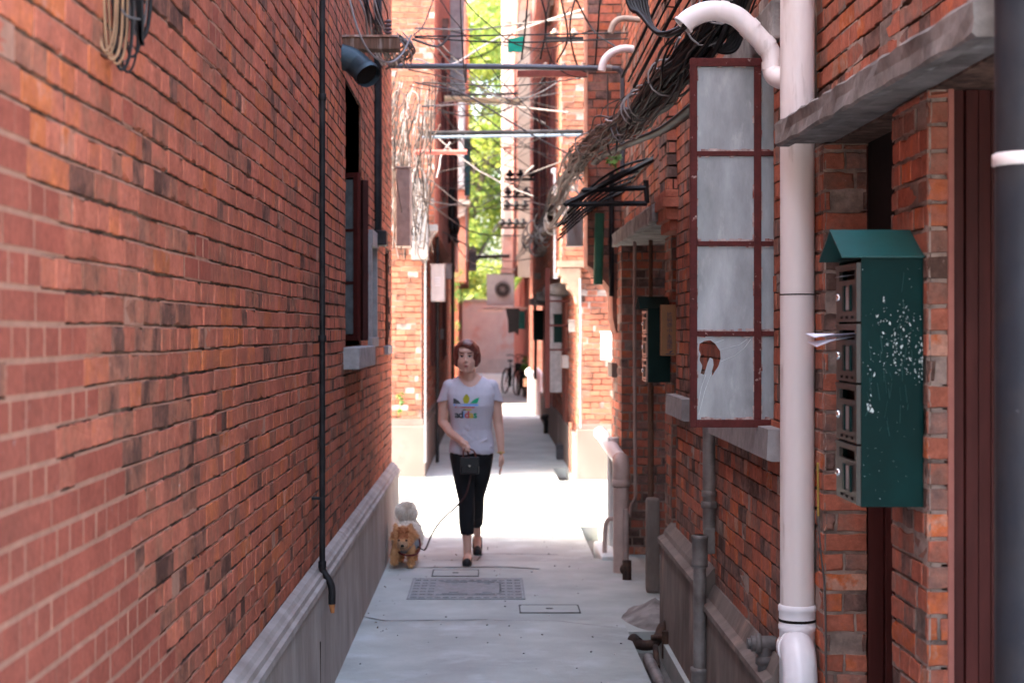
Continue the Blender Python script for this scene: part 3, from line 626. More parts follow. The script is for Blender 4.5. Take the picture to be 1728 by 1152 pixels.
fl2 = thing('brick_building', (-1.5, 41, 0), 'pink brick building far down the alley on the left, overgrown with a vine', 'building')
m = MB(); bricks(m, (-1.3, 38, .5), (1, 0, 0), (0, -1, 0), .56, 2.3, seed=65, hg=.008, kind=lambda u, v, r: .35 + r.gauss(0, .1))
m.box((-1.3, 38.01, 0), (-.75, 44, 2.8), m=3); m.box((-1.4, 37.9, 2.8), (-.575, 43.9, 9.5), m=3); m.box((-9, 38.02, 0), (-1.3, 66, 6), m=3); m.build('wall', FM, fl2)
m = MB(); m.box((-.574, 38.2, 3.3), (-.55, 39.4, 4.9)); f = m.build('window', STONE, fl2)
m = MB(); m.box((-1.0, 37.84, 4.9), (-.59, 37.9, 7.6), bev=.01); 
for k in range(5): m.box((-.96, 37.825, 5.0 + k * .52), (-.63, 37.839, 5.42 + k * .52), m=1)
m.build('window', [STONE, GLASS], fl2)
m = MB(); m.box((-.98, 37.6, 4.55), (-.47, 38.2, 4.64)); m.prism([(-.9, 37.7, 4.55), (-.55, 37.7, 4.55), (-.60, 37.7, 4.3), (-.9, 37.7, 4.2)], (0, .4, 0)); m.build('balcony_slab', CONC, fl2)

fr = thing('brick_building', (1.6, 25, 0), 'red brick building beyond the side lane on the right, with sunlit pier and jutting bay', 'building')
m = MB()
bricks(m, (.975, 18.6, .60), (1, 0, 0), (0, -1, 0), .6, 4.6, seed=71, hg=.009, vg=.006, flush=.3, kind=lambda u, v, r: .30 + r.gauss(0, .09), mi=(0, 1, 2))
bricks(m, (.985, 18.6, .60), (0, 1, 0), (-1, 0, 0), 13.2, 1.8, seed=72, kind=rk, mi=(0, 1, 2))
bricks(m, (.785, 18.5, 2.36), (1, 0, 0), (0, -1, 0), .30, 4.2, seed=73, hg=.008, flush=.3, kind=lambda u, v, r: .30 + r.gauss(0, .08), mi=(0, 1, 2))
bricks(m, (.79, 18.5, 2.36), (0, 1, 0), (-1, 0, 0), 13, 5.0, seed=74, kind=lambda u, v, r: .5 + r.gauss(0, .2), mi=(0, 1, 2))
m.box((.9975, 18.612, 0), (9, 31.8, 2.36), m=3); m.box((.80, 18.512, 2.36), (1.084, 31.8, 9), m=3); m.box((1.084, 18.62, 2.36), (9, 31.8, 9), m=3)
m.build('wall', FM, fr)
m = MB(); m.box((.955, 18.52, 0), (9, 18.6, .56), bev=.01); m.box((.94, 18.6, 0), (.99, 31.8, .5), bev=.008); m.box((.965, 18.56, .56), (9, 18.6, .62)); m.build('plinth', CONC_L, fr)
m = MB(); m.prism([(x, 18.42, z) for x, z in [(1.0, 2.36), (.755, 2.36), (.755, 2.28), (.79, 2.27), (.80, 2.2), (.85, 2.19), (.86, 2.13), (.90, 2.10), (.94, 2.05), (.955, 1.97), (1.0, 1.93)]], (0, .42, 0)); m.box((.74, 18.40, 2.37), (1.08, 18.49, 2.44)); m.build('corbel', mat('lit_stone', (.26, .165, .12), .85, var=.2, bump=.3), fr)
for y0, y1, z0, z1, mt in ((20.2, 21.6, 3.1, 5.1, MAROON), (23.5, 25, 3.0, 5.4, MAROON), (27.5, 29, 3.0, 5.6, MAROON), (20.6, 22, 5.7, 7.4, WOOD)):
    m = MB(); q = .05; xx = .785; m.box((xx - .04, y0, z0), (xx, y0 + q, z1)); m.box((xx - .04, y1 - q, z0), (xx, y1, z1)); m.box((xx - .04, y0 + q, z0), (xx, y1 - q, z0 + q)); m.box((xx - .04, y0 + q, z1 - q), (xx, y1 - q, z1)); m.box((xx - .03, (y0 + y1) / 2 - .02, z0 + q), (xx, (y0 + y1) / 2 + .02, z1 - q))
    f = m.build('window', mt, fr); m = MB(); m.box((xx - .012, y0 + q, z0 + q), (xx - .004, y1 - q, z1 - q)); m.build('pane', GLASSD, f)
m = MB(); m.box((.66, 23.4, 2.78), (.79, 25.1, 2.86)); m.build('window_sill', CONC_L, fr); m = MB(); m.box((.66, 20.1, 2.9), (.79, 21.7, 2.98)); m.build('window_sill', CONC_L, fr)
# dark doors and door canopies low on this building
for y0 in (21.2, 25.4, 29.2):
    m = MB(); m.box((.955, y0, .02), (.985, y0 + .9, 2.05)); m.build('door', mat('faded_red_door', (.22, .07, .05), .7, var=.25), fr)
    m = MB(); m.prism([(.985, y0 - .2, 2.12), (.70, y0 - .2, 2.14), (.70, y0 - .2, 2.24), (.985, y0 - .2, 2.30)], (0, 1.3, 0)); m.build('door_canopy', CANOPY, fr)

fr2 = thing('brick_building', (1.6, 50, 0), 'farthest building on the right side of the alley, with a pale rendered bay', 'building')
m = MB(); m.box((.9, 38.02, 0), (9, 64, 3.2), m=3); m.box((.60, 38, 3.2), (1.4, 46, 12), m=3); m.box((1.4, 38.02, 3.2), (9, 64, 12), m=3); m.box((.62, 37.93, 2.9), (.9, 37.995, 9), m=4); m.build('wall', FM, fr2)
m = MB(); m.box((.34, 48, 3.35), (1.4, 51, 15), bev=.02); m.box((.30, 47.9, 3.35), (1.4, 51, 3.5)); m.box((.30, 47.9, 7), (.95, 48, 7.2)); m.build('rendered_bay', WHITEW, fr2)
for k in range(3): m = MB(); m.box((.42, 47.93, 4.4 + k * 3.1), (.74, 47.98, 5.8 + k * 3.1)); m.build('window', STONE, fr2)

# wall closing the alley
m = MB(); m.box((-6, 66, .58), (6, 66.3, 2.85)); 
ew = thing('plaster_wall', (0, 66, 0), 'pink and grey plastered wall closing the far end of the alley', 'wall')
m.build('wall', PLASTER, ew); m = MB(); m.box((-6, 65.9, 0), (6, 66.3, .575)); m.build('plinth', mat('grey_plinth', (.34, .33, .31), .9, var=.2, scale=1.5), ew)
m = MB(); m.box((-6, 65.93, 2.86), (6, 66.37, 2.95)); m.build('coping', STONE, ew)

# ------------------------------------------------------------------ greenery
def leafmat(name, c1, c2):
    m = bpy.data.materials.new(name); m.use_nodes = True; nt = m.node_tree; L = nt.links.new; b = nt.nodes['Principled BSDF']; out = nt.nodes['Material Output']
    at = N(nt, 'ShaderNodeAttribute', attribute_name='bc'); sp = N(nt, 'ShaderNodeSeparateColor'); L(at.outputs['Color'], sp.inputs[0])
    mx = N(nt, 'ShaderNodeMix', data_type='RGBA'); L(sp.outputs[0], mx.inputs[0]); mx.inputs[6].default_value = (*c1, 1); mx.inputs[7].default_value = (*c2, 1); L(mx.outputs[2], b.inputs['Base Color'])
    b.inputs['Roughness'].default_value = .55; tr = N(nt, 'ShaderNodeBsdfTranslucent'); L(mx.outputs[2], tr.inputs[0]); ms = N(nt, 'ShaderNodeMixShader'); ms.inputs[0].default_value = .45
    L(b.outputs[0], ms.inputs[1]); L(tr.outputs[0], ms.inputs[2]); L(ms.outputs[0], out.inputs[0]); return m
LEAF = leafmat('leaf', (.09, .18, .03), (.36, .40, .06)); LEAF_B = leafmat('vine_leaf', (.07, .16, .03), (.14, .26, .05))
BARK = mat('bark', (.09, .07, .055), .9, var=.4, bump=.6)
def leaves(mb, c, rad, n, size, rnd, droop=.3):
    c = Vector(c); mb.hc = True
    for _ in range(n):
        while True:
            d = Vector((rnd.uniform(-1, 1), rnd.uniform(-1, 1), rnd.uniform(-1, 1)))
            if .2 < d.length < 1: break
        p = c + Vector((d.x * rad[0], d.y * rad[1], d.z * rad[2])); nn = (d + Vector((rnd.uniform(-1, 1), rnd.uniform(-1, 1), rnd.uniform(-.3, 1.4)))).normalized()
        u = nn.orthogonal().normalized(); u = Matrix.Rotation(rnd.uniform(0, 6.3), 3, nn) @ u; v = nn.cross(u); s = size * rnd.uniform(.6, 1.3)
        mb.add([p - u * s, p + v * s * .45, p + u * s, p - v * s * .45], [(0, 1, 2, 3)], 0, False, (rnd.random(), 0, 1))
def tree(x, y, h, rad, label, seed):
    rnd = random.Random(seed); t = thing('tree', (x, y, 0), label, 'tree', 'trees behind the end wall')
    tb = MB(); top = h * .62; tb.tube([(x, y, 0), (x + .1, y, h * .25), (x - .1, y + .1, h * .45), (x, y, top)], [.28, .22, .17, .1], 10)
    cs = []
    for i in range(44):
        a = rnd.uniform(0, 6.28); z = h * rnd.uniform(.16, .95); k = (1 - abs((z / h) - .5) * 1.1); r_ = rad * rnd.uniform(.25, 1) * max(.3, k)
        c = (x + math.cos(a) * r_, y + math.sin(a) * r_, z); cs.append(c)
        if i % 2 == 0: tb.tube(curve_pts([(x, y, max(h * .12, z * .6)), (x + math.cos(a) * r_ * .5, y + math.sin(a) * r_ * .5, z * .85), c], 4), [.09 - .008 * k2 for k2 in range(9)], 6)
    tb.build('trunk', BARK, t); lb = MB()
    for c in cs:
        q = rnd.uniform(.7, 1.35); leaves(lb, c, (q * 1.25, q * 1.25, q * .9), 480, .14, rnd)
    lb.build('crown', LEAF, t)
tree(-.9, 74, 17, 3.6, 'tall bright green tree filling the left of the gap above the end wall', 1)
tree(1.6, 79, 19, 4.2, 'taller leafy tree behind and right of the other, above the end wall', 2)
tree(-4.2, 80, 18, 4.2, 'leafy tree mostly hidden behind the far left building', 3)
rnd = random.Random(5); m = MB()
for i in range(16):
    leaves(m, (-1.6 + i * .22, 66.9 + rnd.uniform(-.3, .6), 3.1 + rnd.uniform(-.2, 1.1)), (.5, .4, .45), 160, .10, rnd)
tag(m.build('ivy', LEAF), 'dense green foliage spilling over the top of the end wall', 'ivy', kind='stuff')
m = MB()
for px, py, y, n, s in ((768, 490, 37.6, 90, .16), (772, 465, 37.5, 90, .17), (765, 520, 37.6, 40, .1), (776, 500, 37.5, 60, .12), (770, 550, 37.7, 30, .1), (768, 575, 37.7, 16, .08), (766, 447, 37.6, 40, .14)):
    leaves(m, P(px, py, y), (s * 1.1, s, s * 1.4), n, .035, rnd)
for py in range(440, 640, 12): m.add(*[[tuple(P(766, py, 37.85)), tuple(P(766, py + 12, 37.85)), tuple(P(767, py + 12, 37.85)), tuple(P(767, py, 37.85))], [(0, 1, 2, 3)]])
tag(m.build('hanging_vine', LEAF_B), 'bright green vine hanging down the far left building corner', 'vine')
m = MB(); leaves(m, P(676, 672, 18.8), (.05, .03, .07), 26, .03, rnd); leaves(m, P(674, 692, 18.8), (.03, .03, .04), 14, .024, rnd); m.tube([P(672, 705, 18.86), P(675, 690, 18.8), P(677, 665, 18.8)], .004, 5)
tag(m.build('wall_weed', LEAF_B), 'small green weed growing from the sunlit brick pier beside the person', 'plant')
m = MB(); leaves(m, P(758, 745, 24), (.05, .05, .06), 0, .03, rnd)
m = MB(); leaves(m, P(889, 615, 40), (.16, .15, .2), 60, .06, rnd); m.tube([P(886, 640, 40), P(889, 600, 40)], .012, 5); tag(m.build('potted_plant', LEAF_B), 'leafy green plant beside the parked bicycle at the foot of the right wall', 'plant')
m = MB(); leaves(m, (.86, 11.6, 2.86), (.06, .1, .05), 30, .03, rnd); m.tube([(.9, 11.6, 2.72), (.86, 11.6, 2.85)], .006, 5); tag(m.build('awning_weed', LEAF_B), 'tiny bright green sprig above the rusty awning', 'plant')

# ------------------------------------------------------------------ casement window standing open over the alley (part of the right building)
cy = 5.98; S_ = F / cy
def cx(px): return (px - 828) / S_
def cz(py): return 1.65 - (py - 560) / S_
m = MB(); dd = .032
X0, X1, Z0, Z1 = cx(1165), cx(1393), cz(721), cz(98)
def fbar(a, b, c, e, d0=0, d1=dd, mm=m, mi=0): mm.box((a, cy + d0, c), (b, cy + d1, e), bev=.0025, m=mi)
fbar(X0, X0 + .025, Z0, Z1); fbar(X1 - .025, X1, Z0, Z1); fbar(X0 + .025, X1 - .025, Z1 - .030, Z1); fbar(X0 + .025, X1 - .025, Z0, Z0 + .028)
xm = cx(1279); fbar(xm - .013, xm + .013, Z0 + .028, Z1 - .03, .002, dd - .004)
zs = [Z0 + .028] + [cz(v) for v in (563, 411, 259)] + [Z1 - .03]
for z in zs[1:-1]:
    for a, b in ((X0 + .025, xm - .013), (xm + .013, X1 - .025)): fbar(a, b, z - .009, z + .009, .004, dd - .006)
cas = m.build('casement', MAROON_W, right)
m = MB(); rnd = random.Random(8)
for a, b in ((X0 + .025, xm - .013), (xm + .013, X1 - .025)):
    for i in range(4):
        lo = zs[i] + (.009 if i else 0); hi = zs[i + 1] - (.009 if i < 3 else 0)
        n = 14
        for k in range(n):
            xa = a + (b - a) * k / n; xb = a + (b - a) * (k + 1) / n; hh = rnd.uniform(.003, .010)
            if rnd.random() < .88: m.box((xa, cy + .006, lo), (xb, cy + .0125, lo + hh))
            if rnd.random() < .3: m.box((xa, cy + .006, hi - hh * .5), (xb, cy + .0125, hi))
        for k in range(12):
            za = lo + (hi - lo) * k / 12
            if rnd.random() < .4: m.box((a, cy + .006, za), (a + rnd.uniform(.002, .005), cy + .0125, za + (hi - lo) / 12))
            if rnd.random() < .4: m.box((b - rnd.uniform(.002, .005), cy + .006, za), (b, cy + .0125, za + (hi - lo) / 12))
m.build('putty', PUTTY, cas)
for ci, (a, b) in enumerate(((X0 + .025, xm - .013), (xm + .013, X1 - .025))):
    for i in range(4):
        lo = zs[i] + (.009 if i else 0); hi = zs[i + 1] - (.009 if i < 3 else 0); g = MB()
        if ci == 0 and i == 0:
            hole = [(1181, 580), (1190, 575), (1200, 574), (1208, 580), (1216, 592), (1217, 605), (1213, 618), (1207, 627), (1203, 634), (1202, 626), (1205, 616), (1204, 606), (1199, 603), (1195, 612), (1192, 622), (1189, 632), (1183, 630), (1186, 617), (1181, 607), (1183, 597), (1180, 590)]
            hp = [(cx(x), cz(y)) for x, y in hole]
            bm = bmesh.new(); o_ = [bm.verts.new((x, 0, z)) for x, z in ((a, lo), (b, lo), (b, hi), (a, hi))]; i_ = [bm.verts.new((x, 0, z)) for x, z in hp]
            es = [bm.edges.new((o_[k], o_[(k + 1) % 4])) for k in range(4)] + [bm.edges.new((i_[k], i_[(k + 1) % len(i_)])) for k in range(len(i_))]
            bmesh.ops.triangle_fill(bm, edges=es, use_beauty=True)
            bad = [f for f in bm.faces if (lambda c_: sum(((hp[q][1] > c_.z) != (hp[q - 1][1] > c_.z)) and (c_.x < (hp[q - 1][0] - hp[q][0]) * (c_.z - hp[q][1]) / (hp[q - 1][1] - hp[q][1]) + hp[q][0]) for q in range(len(hp))) % 2)(f.calc_center_median())]
            bmesh.ops.delete(bm, geom=bad, context='FACES_ONLY'); bm.verts.index_update(); bm.verts.ensure_lookup_table()
            vs = [v.co + Vector((0, cy + .013, 0)) for v in bm.verts]; fs = [[v.index for v in f.verts] for f in bm.faces]; bm.free()
            g.add(vs, fs); g.add([v + Vector((0, .003, 0)) for v in vs], fs)
            po = g.build('pane', GLASS, cas, ); po['label'] = 'broken pane with a jagged hole and cracks'
            ck = MB()
            for path in ([(1192, 632), (1184, 655), (1178, 690)], [(1200, 632), (1190, 660), (1180, 700)], [(1215, 590), (1232, 586), (1248, 582), (1262, 572)], [(1217, 610), (1240, 600), (1256, 588), (1268, 572)], [(1183, 600), (1178, 590), (1176, 578)], [(1208, 578), (1222, 573)]):
                ck.tube([(cx(x), cy + .0122, cz(y)) for x, y in path], .0006, 4)
            ck.build('crack', mat('glass_crack', (.7, .72, .74), .3, bump=0), po)
        else:
            g.box((a, cy + .013, lo), (b, cy + .016, hi)); g.build('pane', GLASS, cas)

# ------------------------------------------------------------------ pipes
def ring(mb, c, r, h, m=0, ax='z'):
    c = Vector(c); mb.lathe([(r * .93, -h / 2), (r, -h / 2 + .002), (r, h / 2 - .002), (r * .93, h / 2)], c, 24, m, axis=None if ax == 'z' else ax)
px_, py_ = 1.0385, 5.62
dp = thing('drainpipe', (px_, py_, 0), 'fat white plastic drainpipe running full height between casement window and mailbox', 'drainpipe')
m = MB(); m.cyl((px_, py_, .66), (px_, py_, 4.4), .0575, 32); m.build('pipe', PVC, dp)
zc = lambda py: 1.65 - (py - 560) * py_ / F
m = MB(); ring(m, (px_, py_, zc(497)), .0592, .007); m.build('joint_band', DARK, dp)
m = MB(); za, zb = zc(1020), zc(1062)
m.lathe([(.058, zb - .3), (.0605, zb - .3), (.0605, zb), (.064, zb + .004), (.064, zb + .018), (.0615, zb + .021), (.0615, za - .022), (.0645, za - .018), (.0645, za - .004), (.061, za + .002), (.058, za + .003)], (px_, py_, 0), 32)
ring(m, (px_, py_, zb + .034), .0632, .012, 1); m.build('coupling', [PVC_W, DARK], dp)
m = MB(); xx = px_ - .012; m.tube(curve_pts([(xx, py_ + .02, zb - .06), (xx, py_ - .07, zb - .055), (xx - .004, py_ - .135, zb - .12), (xx - .006, py_ - .15, zb - .22), (xx - .006, py_ - .15, 0.02)], 8), .057, 28)
m.tube(curve_pts([(xx, py_ - .03, zb - .055), (xx - .001, py_ - .045, zb - .055)], 3), .061, 28); ring(m, (xx - .006, py_ - .15, zb - .33), .0615, .05)
m.build('elbow', PVC_W, dp)
m = MB(); yg = 5.76; path = [P(x, y, yg) for x, y in ((1152, 44), (1163, 33), (1185, 22), (1210, 19), (1240, 27), (1262, 45), (1282, 66), (1296, 82), (1303, 98), (1304, 118))]
path += [P(1308, 128, yg - .02), P(1320, 134, 5.70), P(1340, 137, 5.64)]
pts = curve_pts(path, 6); m.tube(pts, .0355, 24, caps=False); m.tube([pts[0] + (pts[0] - pts[1]) * .02, pts[0] + (pts[1] - pts[0]) * 1.8], [.039, .039], 24, caps=False)
for k in (20, 31, 40, 52): m.tube([pts[k] - (pts[k + 1] - pts[k]).normalized() * .014, pts[k] + (pts[k + 1] - pts[k]).normalized() * .014], .0385, 24)
m.build('gooseneck', PVC, dp)

m = MB(); t = thing('drainpipe', (1.057, 3.3, 0), 'dark slate grey drainpipe at the right edge with a white clamp', 'drainpipe')
m.cyl((1.062, 3.3, 0), (1.062, 3.3, 3), .058, 36); m.build('pipe', DARKPIPE, t); m = MB(); ring(m, (1.062, 3.3, 1.65 + 290 * 3.3 / F), .0625, .026); m.box((1.045, 3.225, 1.98), (1.058, 3.245, 2.003), bev=.002); m.build('clamp', PVC, t)

m = MB(); x0, y0 = -.754, 7.43
t = thing('drainpipe', (x0, y0, .4), 'thin black iron drainpipe on the left brick wall, kinked over the plinth', 'drainpipe')
m.cyl((x0, y0, .60), (x0, y0, 4.9), .0135, 14); m.tube(curve_pts([(x0, y0, .61), (x0 + .004, y0, .58), (x0 + .034, y0 - .01, .535), (x0 + .044, y0 - .01, .50), (x0 + .044, y0 - .01, .435)], 5), .0165, 14)
for z in (.61, 1.62, 2.7): ring(m, (x0, y0, z), .0185, .03)
m.build('pipe', IRON, t); m = MB(); m.cyl((x0 + .044, y0 - .01, .434), (x0 + .047, y0 - .01, .395), .0145, 14, r2=.008); m.build('rusty_tip', mat('bright_rust', (.42, .16, .06), .9, var=.3), t)
m = MB(); 
for z in (.9,): m.box((LX - .001, y0 - .012, z), (x0 + .01, y0 + .016, z + .012))
m.build('bracket', IRON, t)

m = MB(); t = thing('drainpipe', (.93, 7.4, 0), 'grey galvanised waste pipe with two sockets below the casement window', 'drainpipe')
xg, yg2 = .955, 7.38; zz = lambda py: 1.65 - (py - 560) * yg2 / F
m.cyl((.975, yg2 + .03, zz(895)), (.975, yg2 + .03, 1.3), .0285, 18); ring(m, (.975, yg2 + .03, zz(833)), .034, .028); ring(m, (.975, yg2 + .03, zz(852)), .036, .03)
m.cyl((xg - .025, yg2, .0), (xg - .025, yg2, zz(905)), .029, 18); m.lathe([(.029, zz(955)), (.036, zz(955)), (.037, zz(950)), (.035, zz(948)), (.035, zz(910)), (.038, zz(908)), (.038, zz(903)), (.03, zz(902))], (xg - .025, yg2, 0), 20)
m.box((.95, yg2, zz(935)), (1.0, yg2 + .05, zz(890)), bev=.008); m.lathe([(.03, zz(1125)), (.042, zz(1125)), (.042, zz(1132)), (.038, zz(1136)), (.038, .02)], (xg - .025, yg2, 0), 18)
m.build('pipe', GALV, t); m = MB(); ring(m, (xg - .025, yg2, zz(956)), .033, .006); m.build('cement_ring', STONE, t)

t = thing('iron_pipe', (.985, 5.95, 0), 'black cast iron tee pipe at the foot of the white drainpipe', 'pipe'); m = MB()
zq = 1.65 - (1085 - 560) * 5.9 / F
m.cyl((.925, 5.9, zq), (1.05, 5.9, zq), .028, 20); m.cyl((.912, 5.9, zq), (.927, 5.9, zq), .021, 6); m.cyl((.975, 5.9, 0), (.975, 5.9, zq), .026, 18); m.lathe([(.026, 0), (.034, .003), (.034, .028), (.026, .032)], (.975, 5.9, zq - .075), 18); m.lathe([(.022, 0), (.036, .002), (.036, .02), (.022, .022)], (.94, 5.9, zq), 18, axis=(1, 0, 0)); m.build('pipe', mat('cast_iron', (.075, .07, .072), .55, metal=.2, var=.3, bump=.4, col2=(.14, .12, .11)), t)
m = MB(); m.cyl((1.005, 5.88, 0), (1.005, 5.88, zq - .05), .012, 12); m.build('side_pipe', GALV, t)

# junction of rusty pipes in the open drain
t = thing('iron_pipe', (.82, 9.0, 0), 'rusty bent waste pipe ending in the open drain by the right wall', 'pipe'); m = MB()
m.tube(curve_pts([P(1070, 1083, 8.9), P(1085, 1088, 8.85), P(1102, 1086, 8.85), P(1112, 1072, 8.9), P(1120, 1056, 8.95), P(1140, 1052, 9.05)], 5), .028, 16, caps=False)
m.tube([P(1068, 1078, 8.93), P(1076, 1085, 8.88)], [.034, .034], 16, caps=False); m.tube([P(1100, 1075, 8.85), P(1124, 1074, 8.8)], .015, 12); m.cyl(P(1124, 1064, 8.8), P(1124, 1110, 8.8), .022, 14); m.cyl(P(1106, 1090, 8.75), P(1109, 1125, 8.6), .016, 12)
m.build('pipe', RUST, t); m = MB(); q = P(1074, 1083, 8.91); m.cyl(q, q + Vector((.004, .004, 0)), .024, 14); m.build('pipe_mouth', mat('ochre_rust', (.45, .26, .1), .8), t)
m = MB(); m.cyl((.83, 5.0, -.085), (.83, 8.75, -.07), .03, 14); tag(m.build('iron_pipe', GALV), 'grey pipe lying along the bottom of the open drain', 'pipe')

# bent plastic pipe at the second doorway
t = thing('drainpipe', (.9, 11.4, 0), 'stout pale plastic pipe rising from the ground and bending along the wall into the sun', 'drainpipe'); m = MB()
xb, yb = (1048 - 828) * 11.4 / F, 11.4
m.cyl((xb, yb, 0), (xb, yb, .62), .054, 24); m.build('pipe', PVC_D, t)
m = MB(); m.tube(curve_pts([(xb, yb, .60), (xb, yb, .68), (xb + .0, yb + .03, .735), (xb + .01, yb + .12, .755), (xb + .012, yb + .22, .755)], 6), .0565, 24); ring(m, (xb, yb, .615), .062, .05); m.build('elbow', PVC_D, t)
m = MB(); m.cyl((xb + .012, yb + .2, .755), (.925, 13.95, .80), .052, 24); m.lathe([(.058, 0), (.058, .06), (.05, .063)], (.924, 13.88, .80), 24, axis=(0, 1, 0)); m.build('horizontal_pipe', PVC_W, t)
m = MB(); ring(m, (xb, yb, .59), .0575, .008); m.build('joint_band', DARK, t)
m = MB(); m.tube(curve_pts([P(1040, 876, 12.2), P(1028, 875, 12.2), P(1022, 885, 12.2), P(1021, 905, 12.2), P(1020, 945, 12.2)], 5), .017, 14); tag(m.build('drainpipe', PVC_D), 'short slim pink pipe hooked down into the drain beside the stout pale pipe', 'drainpipe')
m = MB(); m.cyl((.93, 12.6, 0), (.93, 12.6, .85), .045, 18); m.box((.80, 12.0, -.11), (.93, 12.9, .03), bev=.02); tag(m.build('pipe_stub', mat('whitewash', (.66, .68, .66), .8, var=.1)), 'whitewashed pipe stub and cement step behind the stout pale pipe', 'pipe')
# conduits in the second doorway
m = MB(); m.tube(curve_pts([P(1071, 405, 11.7), P(1071, 600, 11.7), P(1072, 800, 11.7), P(1072, 838, 11.7), P(1066, 852, 11.6), P(1062, 870, 11.5)], 6), .0125, 12); m.cyl(P(1056, 858, 11.3), P(1056, 962, 11.3), .02, 14)
tag(m.build('conduit', mat('old_conduit', (.36, .27, .24), .7, var=.3, scale=6)), 'slim pale conduit running down beside the second doorway', 'conduit')
m = MB(); m.cyl(P(1098, 405, 11.05), P(1098, 650, 11.05), .014, 12); m.cyl(P(1098, 650, 11.05), P(1098, 850, 11.05), .02, 12); tag(m.build('conduit', WOOD), 'weathered brown conduit behind the far mailbox', 'conduit')
m = MB(); m.cyl(P(1058, 945, 11.1), P(1058, 1000, 11.05), .03, 14); m.ell(P(1056, 960, 11.1), .04); tag(m.build('iron_pipe', RUST), 'rusty pipe stump with a swollen joint at the foot of the second doorway', 'pipe')
m = MB(); m.cyl(P(1012, 360, 12.55), P(1009, 480, 12.55), .036, 18); tag(m.build('drainpipe', mat('green_pipe', (.03, .12, .075), .5, var=.2)), 'short green pipe below the rusty awning', 'drainpipe')
m = MB(); m.cyl((1.09, 5.71, 1.0), (1.09, 5.71, 2.27), .006, 8); m.cyl(P(1380, 780, 5.44), P(1381, 870, 5.44), .004, 8, m=1); m.tube(curve_pts([P(1381, 868, 5.44), P(1385, 930, 5.44), P(1392, 1000, 5.44), P(1394, 1152, 5.44), P(1393, 1260, 5.44)], 5), .0035, 6); tag(m.build('cable', [WIREG, mat('ochre_cable', (.4, .26, .06), .6)]), 'thin grey cable tacked down the brick pier beside the white drainpipe', 'cable')

# ------------------------------------------------------------------ mailboxes
def mailbox(y0, y1, xf, xb, zb, n, label, compartment, opened, roof_h=.075, paint=GREEN, doors=STEEL):
    t = thing('mailbox', ((xf + xb) / 2, (y0 + y1) / 2, zb), label, 'mailbox'); zt = zb + n * compartment + .012
    m = MB(); tk = .004
    m.box((xf + .008, y0, zb), (xb, y0 + tk, zt)); m.box((xf + .008, y1 - tk, zb), (xb, y1, zt)); m.box((xf + .008, y0 + tk, zb), (xb, y1 - tk, zb + tk)); m.box((xb - tk, y0 + tk, zb + tk), (xb, y1 - tk, zt)); m.box((xf + .008, y0 + tk, zt - tk), (xb - tk, y1 - tk, zt))
    m.box((xf + .03, y0 + tk, zb + tk), (xf + .034, y1 - tk, zt - tk), m=1); m.build('body', [paint, DARK], t)
    m = MB(); ym = (y0 + y1) / 2; e = .045; za = zt - .002; zr = zt + roof_h
    for s in (-1, 1):
        ye = ym + s * ((y1 - y0) / 2 + .012)
        q = [(xf - e, ye, za), (xb, ye, za), (xb, ym, zr), (xf - e, ym, zr)]; m.prism(q, (0, 0, .004))
    m.build('roof', ROOFG if paint is GREEN else paint, t)
    for i in range(n):
        d = MB(); a = zb + compartment * i + .004; b = a + compartment - .006; ya, yb_ = y0 + .004, y1 - .004; w = yb_ - ya
        sl0, sl1 = b - .042, b - .016     # letter slot
        d.box((xf, ya, a), (xf + .01, yb_, sl0)); d.box((xf, ya, sl1), (xf + .01, yb_, b)); d.box((xf, ya, sl0), (xf + .01, ya + w * .14, sl1)); d.box((xf, yb_ - w * .14, sl0), (xf + .01, yb_, sl1))
        d.box((xf - .003, ya, b - .008), (xf, yb_, b)); d.box((xf - .003, ya, a), (xf, ya + .006, b - .008)); 
        o = d.build('door', doors, t)
        g = MB(); yc = ya + w * .42; zc_ = a + .062; g.box((xf - .006, yc - w * .16, zc_ - .034), (xf - .001, yc - w * .11, zc_ + .034)); g.box((xf - .006, yc + w * .11, zc_ - .034), (xf - .001, yc + w * .2, zc_ + .034)); g.build('name_holder', paint, o)
        g = MB(); g.box((xf - .002, yc - w * .1, zc_ - .03), (xf - .0005, yc + w * .1, zc_ + .03)); g.build('name_card', mat('grey_card', (.3, .28, .27), .4), o)
        g = MB(); g.lathe([(.010, 0), (.010, .006), (.006, .008), (0.0001, .008)], (xf - .001, ya + w * .84, zc_ + .004), 14, axis=(-1, 0, 0)); g.build('lock', mat('chrome', (.75, .72, .7), .2, metal=1, bump=0), o)
        g = MB()
        for k in range(3): g.box((xf - .0025, ya + w * (.2 + .24 * k), a + .008), (xf - .0005, ya + w * (.28 + .24 * k), a + .015))
        g.build('vent_holes', DARK, o)
    return t
mbx = mailbox(4.28, 4.555, .948, 1.116, 1.199, 4, 'tall green and steel mailbox with four compartments on the near right pier, letters sticking out', .158, True)
rnd = random.Random(21); m = MB()
def chip(cx_, cz_, r, el=1, ang=0):
    k = rnd.randint(5, 8); a0 = rnd.uniform(0, 6.3); pts = []
    for i in range(k):
        a = a0 + 6.283 * i / k; rr = r * rnd.uniform(.4, 1.25); x, z = rr * math.cos(a), rr * math.sin(a) * el; pts.append((cx_ + x * math.cos(ang) - z * math.sin(ang), 4.2795, cz_ + x * math.sin(ang) + z * math.cos(ang)))
    m.add(pts + [(p[0], 4.2801, p[2]) for p in pts], [tuple(range(k))] + [(i, (i + 1) % k, k + (i + 1) % k, k + i) for i in range(k)])
sm = 4.28 / F
